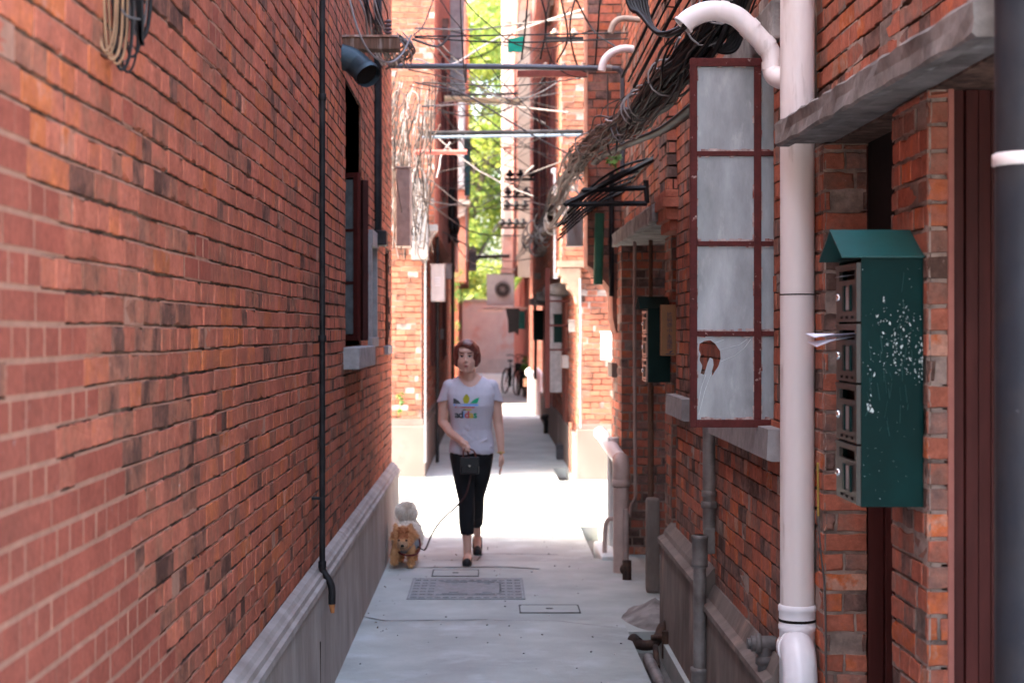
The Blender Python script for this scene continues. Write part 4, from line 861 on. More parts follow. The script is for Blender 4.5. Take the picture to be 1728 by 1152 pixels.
for _ in range(180):
    px = rnd.gauss(1514, 24); py = rnd.choice([rnd.gauss(540, 30), rnd.gauss(610, 18), rnd.gauss(575, 34)])
    if 1462 < px < 1554 and 490 < py < 655:
        big = rnd.random() < .16; chip((px - 828) * sm, 1.65 - (py - 560) * sm, rnd.uniform(.0014, .0028) if big else rnd.uniform(.0004, .0014), rnd.uniform(1, 3.6), rnd.uniform(-.6, .6))
for _ in range(7): chip((rnd.gauss(1470, 4) - 828) * sm, 1.65 - (rnd.gauss(685, 9) - 560) * sm, rnd.uniform(.001, .004), 2, .2)
for _ in range(26): chip((rnd.uniform(1550, 1557) - 828) * sm, 1.65 - (rnd.uniform(560, 650) - 560) * sm, rnd.uniform(.0006, .002), 2.5)
for _ in range(50): chip((rnd.uniform(1455, 1555) - 828) * sm, 1.65 - (rnd.uniform(440, 850) - 560) * sm, rnd.uniform(.0004, .001), 1.4)
o = m.build('paint_chips', mat('chipped_paint', (.55, .60, .58), .7, var=.3, scale=60), mbx); o['kind'] = 'stuff'
m = MB()
for _ in range(34): 
    x_, z_ = (rnd.uniform(1462, 1545) - 828) * sm, 1.65 - (rnd.gauss(620, 70) - 560) * sm; l_ = rnd.uniform(.01, .05); m.tube([(x_, 4.2798, z_), (x_ + rnd.uniform(-.008, .008), 4.2798, z_ - l_)], rnd.uniform(.0004, .0012), 4)
o = m.build('scuffs', mat('scuff', (.02, .07, .066), .6), mbx); o['kind'] = 'stuff'
# the letters in its slots
def letter(ctrl, wd, label, mt):
    m = MB(); th = .0012; L_ = []; Rr = []
    for p, u in ctrl:
        L_.append(Vector(p)); Rr.append(Vector(p) + Vector(u))
    n = len(L_); m.add(L_ + Rr + [v + Vector((0, 0, th)) for v in L_ + Rr], [(i, i + 1, n + i + 1, n + i) for i in range(n - 1)] + [(2 * n + i, 3 * n + i, 3 * n + i + 1, 2 * n + i + 1) for i in range(n - 1)])
    tag(m.build('letter', mt), label, 'letter', 'letters left in the mailbox')
PAPER = mat('white_paper', (.78, .77, .84), .6, var=.04, bump=0)
zs2 = 1.199 + .158 * 3 - .03
letter([((.965, 4.34, zs2 + .004), (0, .16, -.01)), ((.90, 4.33, zs2 + .001), (.0, .15, -.008)), ((.842, 4.31, zs2 - .008), (.004, .15, .01))], 0, 'large white folded sheet poking far out of the second slot from the top', PAPER)
letter([((.965, 4.34, zs2 - .002), (0, .16, -.006)), ((.90, 4.325, zs2 - .012), (0, .15, -.01)), ((.845, 4.30, zs2 - .032), (.004, .14, .012))], 0, 'lower drooping flap of white paper in the second mailbox slot', PAPER)
letter([((.965, 4.36, 1.199 + .158 * 4 - .03), (0, .12, 0)), ((.925, 4.37, 1.199 + .158 * 4 - .034), (0, .1, -.002))], 0, 'small grey envelope edge poking from the topmost mailbox slot', mat('grey_paper', (.35, .33, .33), .6))
DG = mat('dark_green_enamel', (.002, .022, .019), .5, var=.15, spec=.15)
mb2 = mailbox(10.60, 10.90, .996, 1.148, 1.65 - 85 * 10.6 / F, 3, 'dark green mailbox in the second doorway with a cardboard box fixed to its side', .153, False, paint=DG, doors=mat('copper_door', (.36, .25, .21), .4, metal=.5))
# cardboard box with its lettering
t = thing('cardboard_box', (1.11, 10.5, 1.5), 'narrow upright cardboard box printed with blue characters, on the side of the far mailbox', 'box')
CARD = mat('cardboard', (.55, .33, .18), .8, var=.08, bump=.1)
b0, b1 = P(1116, 600, 10.5), P(1141, 514, 10.5); m = MB(); m.box((b0.x, 10.5, b0.z), (b1.x, 10.59, b1.z), bev=.003); m.build('carton', CARD, t)
INK = mat('blue_ink', (.06, .10, .22), .7, bump=0); INKR = mat('red_ink', (.6, .05, .04), .7, bump=0)
yy = 10.4985; chars = [('比', 531), ('码', 540), ('德', 549), ('小', 558), ('永', 568), ('福', 576.5), ('图', 585)]
for s_, py in chars:
    try: vs, fs = text_mesh(s_, .034, 0)
    except Exception: continue
    if not vs: continue
    c_ = P(1130, py, yy); g = MB(); g.add([(c_.x + v.x, yy, c_.z + v.y) for v in vs], fs); g.build('printed_character', INK, t)
g = MB(); c_ = P(1130, 592, yy); g.prism([(c_.x - .02, yy, c_.z - .002), (c_.x + .004, yy, c_.z + .012), (c_.x + .008, yy, c_.z + .016), (c_.x - .012, yy, c_.z + .006)], (0, .001, 0)); g.build('printed_mark', INKR, t)
g = MB(); g.prism([(c_.x - .004, yy, c_.z - .012), (c_.x + .002, yy, c_.z - .002), (c_.x + .024, yy, c_.z + .004), (c_.x + .012, yy, c_.z - .006), (c_.x + .004, yy, c_.z - .014)], (0, .001, 0)); g.box((c_.x - .026, yy, c_.z - .022), (c_.x + .026, yy + .001, c_.z - .017)); g.build('printed_mark', INK, t)

# ------------------------------------------------------------------ person, dog
def organic(mb, voxel, it=4, cut=None, name='body', mats=None, parent=None, solid=0, post=0):
    "melt overlapping volumes into one continuous skin"
    me = bpy.data.meshes.new('tmp'); me.from_pydata([tuple(v) for v in mb.v], [], mb.f); o = bpy.data.objects.new('tmp', me); C.objects.link(o)
    r = o.modifiers.new('r', 'REMESH'); r.mode = 'VOXEL'; r.voxel_size = voxel
    s = o.modifiers.new('s', 'SMOOTH'); s.factor = .5; s.iterations = it
    dg = bpy.context.evaluated_depsgraph_get(); dg.update(); m2 = bpy.data.meshes.new_from_object(o.evaluated_get(dg)); bpy.data.objects.remove(o)
    bm = bmesh.new(); bm.from_mesh(m2); bpy.data.meshes.remove(m2)
    # keep only the outer shell
    if cut: bmesh.ops.delete(bm, geom=[v for v in bm.verts if cut(v.co)], context='VERTS')
    if solid:
        bmesh.ops.recalc_face_normals(bm, faces=bm.faces)
        bmesh.ops.solidify(bm, geom=bm.faces[:], thickness=solid)
    bm.verts.index_update(); out = MB(); out.add([v.co.copy() for v in bm.verts], [tuple(v.index for v in f.verts) for f in bm.faces], 0, True)
    bm.free(); return out
def bvh(mb): return BVHTree.FromPolygons([Vector(v) for v in mb.v], mb.f)
SKIN = mat('skin', (.66, .38, .29), .5, var=.05, scale=20, bump=.05, spec=.4)
HAIR = mat('auburn_hair', (.13, .026, .018), .38, var=.5, scale=60, bump=.5, bscale=300, stretch=(1, 1, .08), spec=.6, col2=(.17, .05, .035), scale2=40)
SHIRT = mat('grey_tshirt', (.54, .51, .57), .9, var=.04, scale=30, bump=1.0, bscale=16, stretch=(1, 1, .6))
BLACKC = mat('black_fabric', (.012, .012, .014), .8, var=.2, bump=.1)
BLEATH = mat('black_leather', (.018, .018, .02), .35, var=.2, bump=.15, bscale=300)
HX, HY, HZ = -.172, 11.90, 1.470            # head centre
per = thing('person', (-.14, 11.95, 0), 'person in grey trefoil t-shirt and black cropped trousers walking a dog', 'person')
def torso(e):
    return [((-.135, 11.96, .74), .150 + e, .098 + e), ((-.135, 11.96, .80), .160 + e, .108 + e), ((-.135, 11.96, .87), .150 + e, .10 + e), ((-.138, 11.955, .95), .138 + e, .092 + e), ((-.14, 11.95, 1.04), .147 + e, .104 + e), ((-.142, 11.94, 1.12), .160 + e, .118 + e), ((-.142, 11.945, 1.20), .168 + e, .108 + e), ((-.143, 11.955, 1.255), .165 + e, .088 + e), ((-.145, 11.965, 1.300), .135 + e * .8, .068 + e * .5), ((-.147, 11.97, 1.335), .080 + e * .4, .052 + e * .4), ((-.15, 11.97, 1.355), .052, .046)]
B = MB(); B.loft(torso(-.012))
B.limb([(-.150, 11.965, 1.26), (-.158, 11.94, 1.34), (HX + .005, HY + .035, 1.40)], [.056, .050, .052])
# head
B.ell((HX, HY + .012, HZ + .025), (.076, .090, .090)); B.ell((HX - .002, HY - .010, HZ - .035), (.066, .072, .082)); B.ell((HX - .004, HY - .045, HZ - .088), (.032, .030, .028))
B.ell((HX + .036, HY - .035, HZ - .035), (.024, .026, .03)); B.ell((HX - .042, HY - .035, HZ - .035), (.022, .026, .03))
B.tube([(HX - .006, HY - .078, HZ + .018), (HX - .007, HY - .094, HZ - .024)], [.008, .0125], 10); B.ell((HX - .007, HY - .092, HZ - .026), (.015, .014, .010))
B.ell((HX - .005, HY - .078, HZ - .057), (.022, .011, .007)); B.ell((HX - .005, HY - .076, HZ - .068), (.020, .011, .007))
B.ell((HX - .004, HY - .058, HZ + .045), (.052, .025, .02))
B.ell((HX + .070, HY + .015, HZ - .012), (.010, .018, .028)); B.ell((HX - .072, HY + .015, HZ - .012), (.010, .018, .028))
# arms: (shoulder, elbow, wrist)
AL = [(-.290, 11.96, 1.255), (-.338, 11.98, 1.13), (-.347, 11.99, 1.0), (-.285, 11.90, .925), (-.205, 11.80, .875)]
B.limb(AL, [.046, .043, .036, .032, .024])
AR = [(.002, 11.965, 1.255), (.040, 11.975, 1.13), (.055, 11.98, .99), (.068, 11.965, .89), (.074, 11.95, .79)]
B.limb(AR, [.046, .043, .036, .031, .023])
# her right hand closes round the bag handle and lead
hx, hy, hz = -.175, 11.765, .852
B.ell((hx - .012, hy + .01, hz + .004), (.036, .018, .030), rot=Matrix.Rotation(.35, 3, 'Y'))
for i, (dx, l_) in enumerate(((-.026, .030), (-.008, .034), (.010, .033), (.026, .027))):
    x = hx + dx * .85; z = hz - .012 - .004 * i
    B.limb([(x, hy - .008, z + .012), (x + .004, hy - .026, z - .004), (x + .006, hy - .024, z - .004 - l_ * .6), (x + .004, hy - .008, z - .006 - l_ * .75)], [.0088, .0085, .008, .007], 8)
B.limb([(hx - .03, hy - .004, hz + .012), (hx - .018, hy - .028, hz + .010), (hx + .002, hy - .036, hz - .002)], [.010, .009, .008], 8)
# her left hand hangs relaxed, slightly curled
wx, wy, wz = .076, 11.945, .775
B.ell((wx + .002, wy - .006, wz - .045), (.021, .036, .044))
for i, (dy, l_) in enumerate(((-.026, .066), (-.009, .075), (.008, .07), (.023, .055))):
    y = wy - .006 + dy; B.limb([(wx + .002, y, wz - .075), (wx - .002, y - .004, wz - .075 - l_ * .5), (wx - .012, y - .006, wz - .075 - l_)], [.0088, .0082, .007], 8)
B.limb([(wx - .006, wy - .03, wz - .025), (wx - .012, wy - .048, wz - .055), (wx - .014, wy - .05, wz - .085)], [.011, .0095, .008], 8)
# legs and feet
FL = [(-.205, 11.95, .76), (-.190, 11.88, .60), (-.172, 11.83, .45), (-.172, 11.83, .30), (-.168, 11.84, .16), (-.166, 11.845, .07)]
B.limb(FL, [.082, .066, .048, .046, .031, .029]); B.limb([(-.166, 11.85, .045), (-.166, 11.79, .04), (-.167, 11.72, .022)], [.030, .030, .024])
BL = [(-.070, 11.97, .76), (-.082, 11.96, .60), (-.103, 12.0, .47), (-.108, 12.15, .33), (-.102, 12.32, .22), (-.100, 12.40, .15)]
B.limb(BL, [.082, .066, .048, .046, .031, .028]); B.limb([(-.100, 12.42, .12), (-.098, 12.36, .06), (-.098, 12.30, .022)], [.028, .028, .024])
body = organic(B, .0058, 3); SB = body.build('body', SKIN, per); tree_b = bvh(body)
def front(x, z, t=None, y0=11):
    h = (t or tree_b).ray_cast(Vector((x, y0, z)), Vector((0, 1, 0))); return h[0].y if h[0] else None
# face details, laid on the skin
def patch(name, pts, mt, off=.0012, parent=per, t=None, th=.0015):
    vs = []
    for x, z in pts:
        y = front(x, z, t)
        if y is None: return None
        vs.append(Vector((x, y - off, z)))
    c_ = sum(vs, Vector()) / len(vs); yc = front(c_.x, c_.z, t); c_.y = (yc or c_.y) - off - .0004; n = len(vs)
    m = MB(); m.add(vs + [c_], [(i, (i + 1) % n, n) for i in range(n)], 0, True); m.add(vs + [v + Vector((0, th, 0)) for v in vs], [(i, (i + 1) % n, n + (i + 1) % n, n + i) for i in range(n)])
    return m.build(name, mt, parent)
def oval(cx_, cz_, rx, rz, n=14, tilt=0): return [(cx_ + rx * math.cos(2 * math.pi * k / n) - tilt * rz * math.sin(2 * math.pi * k / n), cz_ + rz * math.sin(2 * math.pi * k / n) + tilt * rx * math.cos(2 * math.pi * k / n)) for k in range(n)]
EYE = mat('eye_white', (.6, .55, .52), .3, bump=0); IRIS = mat('dark_iris', (.02, .012, .01), .2, bump=0); BROW = mat('brow', (.10, .045, .035), .8, bump=0); LIP = mat('lips', (.42, .10, .09), .4, bump=0)
for s, q in ((-1, -.034), (1, .023)):
    x = HX + q; patch('eye', oval(x, HZ + .005, .0145, .0058, tilt=.08 * s), EYE, .001); patch('iris', oval(x, HZ + .0045, .0068, .0056), IRIS, .0024)
    patch('eyelid', oval(x, HZ + .0115, .0165, .0034, tilt=.10 * s), IRIS, .002); patch('eyebrow', oval(x, HZ + .029, .019, .0036, tilt=.12 * s), BROW, .002)
patch('lips', [(HX - .024, HZ - .0615), (HX - .014, HZ - .055), (HX - .005, HZ - .0565), (HX + .004, HZ - .055), (HX + .014, HZ - .0615), (HX + .006, HZ - .0695), (HX - .005, HZ - .072), (HX - .016, HZ - .0695)], LIP, .002)
for q in (-.012, -.001): patch('nostril', oval(HX + q - .001, HZ - .0345, .0028, .0018, 8), IRIS, .0012)
# hair: a chin length bob with a side parting
Hh = MB(); Hh.ell((HX + .001, HY + .018, HZ + .030), (.086, .100, .098)); Hh.ell((HX, HY + .045, HZ - .02), (.080, .075, .09))
Hh.limb([(HX + .062, HY - .004, HZ + .06), (HX + .076, HY - .012, HZ + .01), (HX + .078, HY - .014, HZ - .030), (HX + .068, HY - .014, HZ - .058)], [.028, .024, .020, .012]); Hh.limb([(HX - .062, HY - .004, HZ + .06), (HX - .076, HY - .010, HZ + .01), (HX - .078, HY - .008, HZ - .030), (HX - .070, HY - .006, HZ - .056)], [.026, .020, .018, .012])
Hh.limb([(HX - .02, HY - .055, HZ + .092), (HX + .03, HY - .062, HZ + .082), (HX + .064, HY - .045, HZ + .045)], [.020, .022, .020])
def hair_cut(p):
    u = p.x - HX; v = p.z - HZ; y = p.y
    line = .072 - max(0, u + .02) * .25 - abs(u + .02) * .28 + (.004 if u < -.02 else 0); wide = .052 if v > -.02 else .056
    return (y < HY + .0 and v < line and abs(u + .004) < wide) or v < -.078 or (y < HY + .02 and abs(u) < .045 and v < .0)
hair = organic(Hh, .006, 3, hair_cut, solid=-.004); hair.build('hair', HAIR, per)
# t-shirt
T = MB(); T.loft([((c[0], c[1], c[2]), a, b) for c, a, b in torso(.004)]); T.limb([(-.225, 11.96, 1.275), (-.290, 11.96, 1.252), (-.336, 11.975, 1.13)], [.046, .057, .055]); T.limb([(-.065, 11.96, 1.275), (.002, 11.965, 1.252), (.040, 11.975, 1.13)], [.046, .057, .055])
for i in range(16):     # drapes and folds
    a = random.uniform(-1, 1); z = random.uniform(.80, 1.0); x = -.138 + a * .12; T.tube([(x, 11.95 - .093 * math.sqrt(max(.05, 1 - (a * .8) ** 2)), z), (x + random.uniform(-.06, .06), 11.95 - .09 * math.sqrt(max(.05, 1 - a * a * .7)), z + random.uniform(.02, .07))], [.007, .003], 8)
for s, x in ((-1, -.245), (1, -.04)):
    for k in range(3): T.tube([(x + s * .03, 11.88, 1.18 - k * .03), (x - s * .05, 11.855, 1.13 - k * .035)], [.010, .005], 8)
def shirt_cut(p):
    if p.z < .775 + .006 * math.sin(p.x * 40): return True
    for sx, ex, s in ((-.300, -.345, -1), (.012, .055, 1)):
        if (p.x < -.31 if s < 0 else p.x > .022) and p.z < 1.152 - abs(p.x - (-.34 if s < 0 else .045)) * .0 + (p.x + .34) * (.25 if s < 0 else 0) - (p.x - .045) * (.25 if s > 0 else 0): return True
    u = (p.x + .147) / .088
    if abs(u) < 1 and p.z > (1.258 if p.y < 11.97 else 1.322) + (abs(u) ** 2.2) * (.085 if p.y < 11.97 else .02): return True
    return p.z > 1.346
sh = organic(T, .0058, 3, shirt_cut, solid=-.003)
# no cloth inside the arm holes below the sleeve, then build
sho = sh.build('tshirt', SHIRT, per); tree_s = bvh(sh)
# printed emblem and lettering, laid on the cloth
def printed(name, pts, mt, steps=1): 
    return patch(name, pts, mt, .0028, sho, tree_s, .001)
def PX(x, y): return ((x - 828) * 11.86 / F, 1.65 - (y - 560) * 11.86 / F)
def leafshape(cx_, y0, y1, w_, lean, n=10):
    pts = []
    for i in range(n + 1): t = i / n; pts.append((cx_ - w_ * math.sin(math.pi * min(1, .12 + t * .88)) ** .8 + lean * t, y0 + (y1 - y0) * t))
    for i in range(n, -1, -1): t = i / n; pts.append((cx_ + w_ * math.sin(math.pi * min(1, .12 + t * .88)) ** .8 + lean * t, y0 + (y1 - y0) * t))
    return [PX(*p) for p in pts]
PM = {k: mat('print_' + k, c, .8, bump=0, var=.03) for k, c in dict(charcoal=(.075, .08, .085), olive=(.36, .34, .03), green=(.02, .34, .16), blue=(.22, .42, .78), red=(.62, .10, .12), yellow=(.62, .45, .05), dark=(.04, .05, .06)).items()}
printed('emblem_leaf', leafshape(786.5, 680, 664, 5.6, 1.0), PM['olive'])
printed('emblem_leaf', [PX(*p) for p in ((765, 671.5), (769, 672.5), (773, 675), (776, 678), (777.5, 680.5), (771, 680.6), (765, 680.4))], PM['charcoal'])
printed('emblem_leaf', [PX(*p) for p in ((809, 670), (807.5, 675), (805, 679.8), (799, 680), (793.5, 680), (797, 676), (802, 672))], PM['green'])
for (x0, x1, y0, y1, mt, nm) in ((765.5, 807, 681, 684.2, 'blue', 'emblem_stripe'), (768, 801, 685.8, 687.6, 'red', 'emblem_stripe'), (783, 796, 689.4, 691.6, 'yellow', 'emblem_stripe'), (781, 786, 690, 691.6, 'dark', 'emblem_stripe')):
    n = 8; printed(nm, [PX(x0 + (x1 - x0) * i / n, y0) for i in range(n + 1)] + [PX(x1 - (x1 - x0) * i / n, y1) for i in range(n + 1)], PM[mt])
for ch, x, c_ in (('a', 771, 'charcoal'), ('d', 777.8, 'dark'), ('i', 783, 'blue'), ('d', 788.2, 'red'), ('a', 795.4, 'yellow'), ('s', 802, 'green')):
    vs, fs = text_mesh(ch, .072, 0, True)
    if not vs: continue
    ax, az = PX(x, 699.5); vv = []
    for v in vs:
        X, Z = ax + v.x, az + v.y; y = front(X, Z, tree_s); vv.append(Vector((X, (y if y else 11.84) - .003, Z)))
    g = MB(); g.add(vv, fs); g.build('printed_letter', PM[c_], sho)
# trousers
G = MB(); G.loft([((-.135, 11.96, .70), .135, .09), ((-.135, 11.96, .74), .152, .10), ((-.135, 11.96, .80), .155, .10), ((-.135, 11.96, .83), .145, .093)])
G.limb([FL[0], FL[1], FL[2], FL[3], (-.168, 11.84, .21)], [.090, .074, .057, .055, .046]); G.limb([BL[0], BL[1], BL[2], BL[3], (-.103, 12.30, .235)], [.090, .074, .057, .055, .046])
tr = organic(G, .0065, 4, lambda p: p.z > .822 or (p.y < 12.02 and p.z < .205) or (p.y > 12.15 and (p.z - .235) < (12.30 - p.y) * .5 and p.y > 12.27), solid=-.002); tr.build('trousers', BLACKC, per)
# shoes
for (c1, c2, nm) in (((-.167, 11.715, .020), (-.166, 11.86, .030), 0), ((-.098, 12.295, .018), (-.100, 12.43, .105), 1)):
    s = MB(); s.limb([c1, Vector(c1).lerp(Vector(c2), .5) + Vector((0, 0, -.004)), c2], [.033, .036, .034]); s.box((c1[0] - .02, c1[1], -.0), (c1[0] + .02, c1[1] + .05, .01))
    zt = lambda p, c1=c1, c2=c2: (c1[2] + (c2[2] - c1[2]) * min(1, max(0, (p.y - c1[1]) / (c2[1] - c1[1]))))
    so_ = organic(s, .005, 2, lambda p: (p.z < .001) or (p.y > c1[1] + .015 and p.z > zt(p) + .012), solid=-.002); so_.build('shoe', BLEATH, per)
m = MB(); m.tube([(.074 + .026 * math.cos(a), 11.952 + .026 * math.sin(a), .785 + .004 * math.sin(a)) for a in np.linspace(0, 6.28, 20)[:-1]], .004, 8, closed=True); m.ell((.074, 11.922, .785), (.011, .005, .011)); m.build('wristwatch', mat('gold_watch', (.55, .38, .16), .3, metal=.8), per)
# handbag, a thing she holds
hb = thing('handbag', (-.155, 11.73, .63), 'small boxy black leather handbag hanging from the right hand', 'handbag')
bx, bz = (792.5 - 828) * 11.74 / F, 1.65 - (784.5 - 560) * 11.74 / F
m = MB(); m.box((bx - .066, 11.70, bz - .062), (bx + .066, 11.76, bz + .058), bev=.012); m.build('bag_body', BLEATH, hb)
m = MB(); m.box((bx - .067, 11.693, bz - .005), (bx + .067, 11.70, bz + .056), bev=.003); m.build('flap', BLEATH, hb)
m = MB(); m.prism([(bx - .010, 11.692, bz + .004), (bx + .010, 11.692, bz + .004), (bx, 11.692, bz - .012)], (0, .002, 0)); m.build('clasp', mat('bag_clasp', (.35, .33, .3), .3, metal=.8), hb)
for dy in (-.012, .012):
    m = MB(); m.tube(curve_pts([(bx - .045, 11.73 + dy, bz + .055), (bx - .042, 11.73 + dy, bz + .10), (hx + .004, 11.752 + dy * .3, hz - .022), (bx + .030, 11.73 + dy, bz + .10), (bx + .045, 11.73 + dy, bz + .055)], 6), .0055, 8); m.build('handle', mat('brown_leather', (.14, .05, .04), .5), hb)

# ---- the dog
CREAM = (.62, .50, .40); ORANGE = (.66, .33, .15)
dog = thing('dog', (-.61, 11.75, 0), 'small fluffy orange and cream dog with raised white tail beside the left wall', 'dog')
DX, DY = -.612, 11.56
D = MB(); D.ell((-.600, 11.70, .195), (.080, .11, .082)); D.ell((-.590, 11.84, .205), (.078, .13, .08)); D.ell((-.585, 11.97, .21), (.075, .085, .085))
D.ell((DX, 11.60, .215), (.072, .07, .068)); D.ell((DX + .002, 11.535, .185), (.050, .045, .042)); D.ell((DX + .002, 11.495, .168), (.022, .035, .020)); D.limb([(DX, 11.62, .20), (-.60, 11.70, .19)], [.07, .08])
for s in (-1, 1): D.tube([(DX + s * .045, 11.60, .262), (DX + s * .054, 11.595, .30), (DX + s * .058, 11.593, .315)], [.024, .014, .004], 10)
D.limb([(-.560, 11.64, .16), (-.558, 11.63, .085), (-.557, 11.62, .03)], [.040, .028, .021]); D.ell((-.557, 11.60, .018), (.024, .034, .018))
D.limb([(-.650, 11.64, .16), (-.672, 11.60, .11), (-.672, 11.585, .068)], [.040, .029, .022]); D.ell((-.672, 11.575, .052), (.023, .027, .022))
D.limb([(-.55, 11.97, .18), (-.545, 11.95, .11), (-.545, 12.01, .065), (-.545, 11.99, .02)], [.052, .035, .020, .019]); D.ell((-.545, 11.965, .016), (.022, .034, .016))
D.limb([(-.635, 11.97, .18), (-.640, 11.90, .12), (-.640, 11.94, .065), (-.640, 11.91, .02)], [.052, .035, .020, .019]); D.ell((-.640, 11.885, .016), (.022, .034, .016))
D.limb([(-.588, 12.03, .25), (-.59, 12.05, .31), (-.60, 12.0, .37)], [.03, .035, .04])
db = organic(D, .0075, 3); tree_d = bvh(db)
def dogcol(p):
    if p.y > 11.69 or p.z > .30 and p.y > 11.65: c = (.80, .72, .62)
    else: c = ORANGE
    if p.y < 11.54 and p.z < .20 and abs(p.x - DX) < .035: c = (.50, .30, .18)
    if p.y < 11.60 and p.z > .215 and abs(p.x - DX) < .035: c = (.40, .14, .05)
    if p.z < .12: c = (.60, .30, .13)
    if p.y > 11.98 and p.z > .24: c = (.85, .80, .74)
    return c
def furmat():
    m = bpy.data.materials.new('fur'); m.use_nodes = True; nt = m.node_tree; b = nt.nodes['Principled BSDF']; at = N(nt, 'ShaderNodeAttribute', attribute_name='bc')
    nt.links.new(at.outputs['Color'], b.inputs['Base Color']); b.inputs['Roughness'].default_value = .8; return m
FUR = furmat(); db.hc = True; db.c = [dogcol(sum((Vector(db.v[i]) for i in f), Vector()) / len(f)) for f in db.f]; db.build('body', FUR, dog)
rnd = random.Random(9); fu = MB(); fu.hc = True
def strand(p, n, l, col, wd=.0022):
    t = n.orthogonal().normalized(); t = Matrix.Rotation(rnd.uniform(0, 6.28), 3, n) @ t; k = rnd.uniform(.75, 1.25); c = tuple(x * k for x in col)
    q = p + n * l * .55; e = p + n * l + Vector((0, rnd.uniform(0, .3) * l, -.25 * l)); fu.add([p - t * wd, p + t * wd, q + t * wd * .7, q - t * wd * .7, e], [(0, 1, 2, 3), (3, 2, 4)], 0, False, c)
areas = [(Vector(db.v[f[0]]), Vector(db.v[f[1]]), Vector(db.v[f[2]])) for f in db.f]
for _ in range(15000):
    f = rnd.choice(areas); a, b_, c_ = f; n = (b_ - a).cross(c_ - a)
    if n.length == 0: continue
    n.normalize(); p = a + (b_ - a) * rnd.random() + (c_ - a) * rnd.random() * .5
    if p.z < .025 or (.10 < p.z < .205 and p.y < 11.76 and not (p.y < 11.575 and p.z > .135)): continue
    face = p.y < 11.56 and p.z < .25
    l = .008 if face else (.013 if p.z < .12 else .028)
    if p.y < 11.62 and p.z > .26: l = .010
    d = (n + Vector((rnd.uniform(-.4, .4), .25 + rnd.uniform(-.3, .3), rnd.uniform(-.6, .2)))).normalized(); strand(p, d, l * rnd.uniform(.7, 1.3), dogcol(p))
for _ in range(9000):      # the tail plume
    d = Vector((rnd.gauss(0, 1), rnd.gauss(0, 1), rnd.gauss(0, 1))).normalized(); c0 = Vector((-.605, 12.0, .355)); lob = 1 + .35 * noise.noise(d * 1.6 + Vector((4, 2, 1))); p = c0 + Vector((d.x * .056, d.y * .05, d.z * .050)) * rnd.uniform(.6, 1) * lob
    col = (.93, .86, .76) if rnd.random() < .88 - max(0, -d.z) * .4 else (.74, .58, .46); strand(p, (d + Vector((rnd.uniform(-.3, .3), rnd.uniform(-.3, .3), rnd.uniform(-.3, .3)))).normalized(), rnd.uniform(.026, .05), col, .0028)
fu.build('fur', FUR, dog)['kind'] = 'stuff'
NOSE = mat('dog_nose', (.01, .009, .009), .3, bump=0)
m = MB(); m.ell((DX + .002, 11.462, .174), (.013, .009, .010)); m.build('nose', NOSE, dog)
for s in (-1, 1):
    y = tree_d.ray_cast(Vector((DX + .002 + s * .026, 11, .208)), Vector((0, 1, 0)))[0]; m = MB(); m.ell((DX + .002 + s * .026, (y.y if y else 11.52) - .006, .208), (.0085, .007, .0075)); m.build('eye', NOSE, dog)
m = MB(); m.ell((DX + .002, 11.470, .155), (.016, .008, .003)); m.build('mouth', NOSE, dog)
V = MB(); V.ell((-.602, 11.675, .165), (.098, .085, .072)); V.ell((-.60, 11.74, .18), (.092, .08, .085)); vs_ = organic(V, .007, 2, lambda p: p.y > 11.76 or p.z > .215 or (p.z < .10), solid=-.003); vs_.build('vest', mat('blue_grey_knit', (.24, .25, .28), .95, var=.2, scale=80, bump=.5), dog)
m = MB(); m.tube(curve_pts([(-.665, 11.60, .135), (-.62, 11.585, .10), (-.56, 11.585, .092), (-.515, 11.62, .10), (-.497, 11.68, .14), (-.505, 11.72, .20)], 5), .0065, 8); m.build('harness', mat('dark_red_strap', (.13, .015, .02), .6), dog)
m = MB(); LR = [(hx + .008, 11.745, hz - .03), (-.140, 11.74, .70), P(793, 808, 11.72), P(785, 836, 11.7), P(768, 856, 11.68), P(750, 872, 11.66), P(736, 889, 11.65), P(727, 905, 11.64), P(720, 922, 11.63), P(716, 928, 11.63)]
le = curve_pts(LR, 6); t = thing('dog_lead', tuple(le[-1]), 'thin reddish lead sagging from the hand to the dog harness', 'lead'); m.tube(le, .0105, 8, flat=.6); m.build('strap', mat('red_lead', (.045, .018, .018), .6, var=.4, scale=30), t)
m = MB(); m.tube(curve_pts([le[-1], P(710, 925, 11.64), P(704, 921, 11.65), P(700, 930, 11.66)], 4), .004, 8); m.ell(P(705, 922, 11.65), .008); m.build('clip', IRON, t)

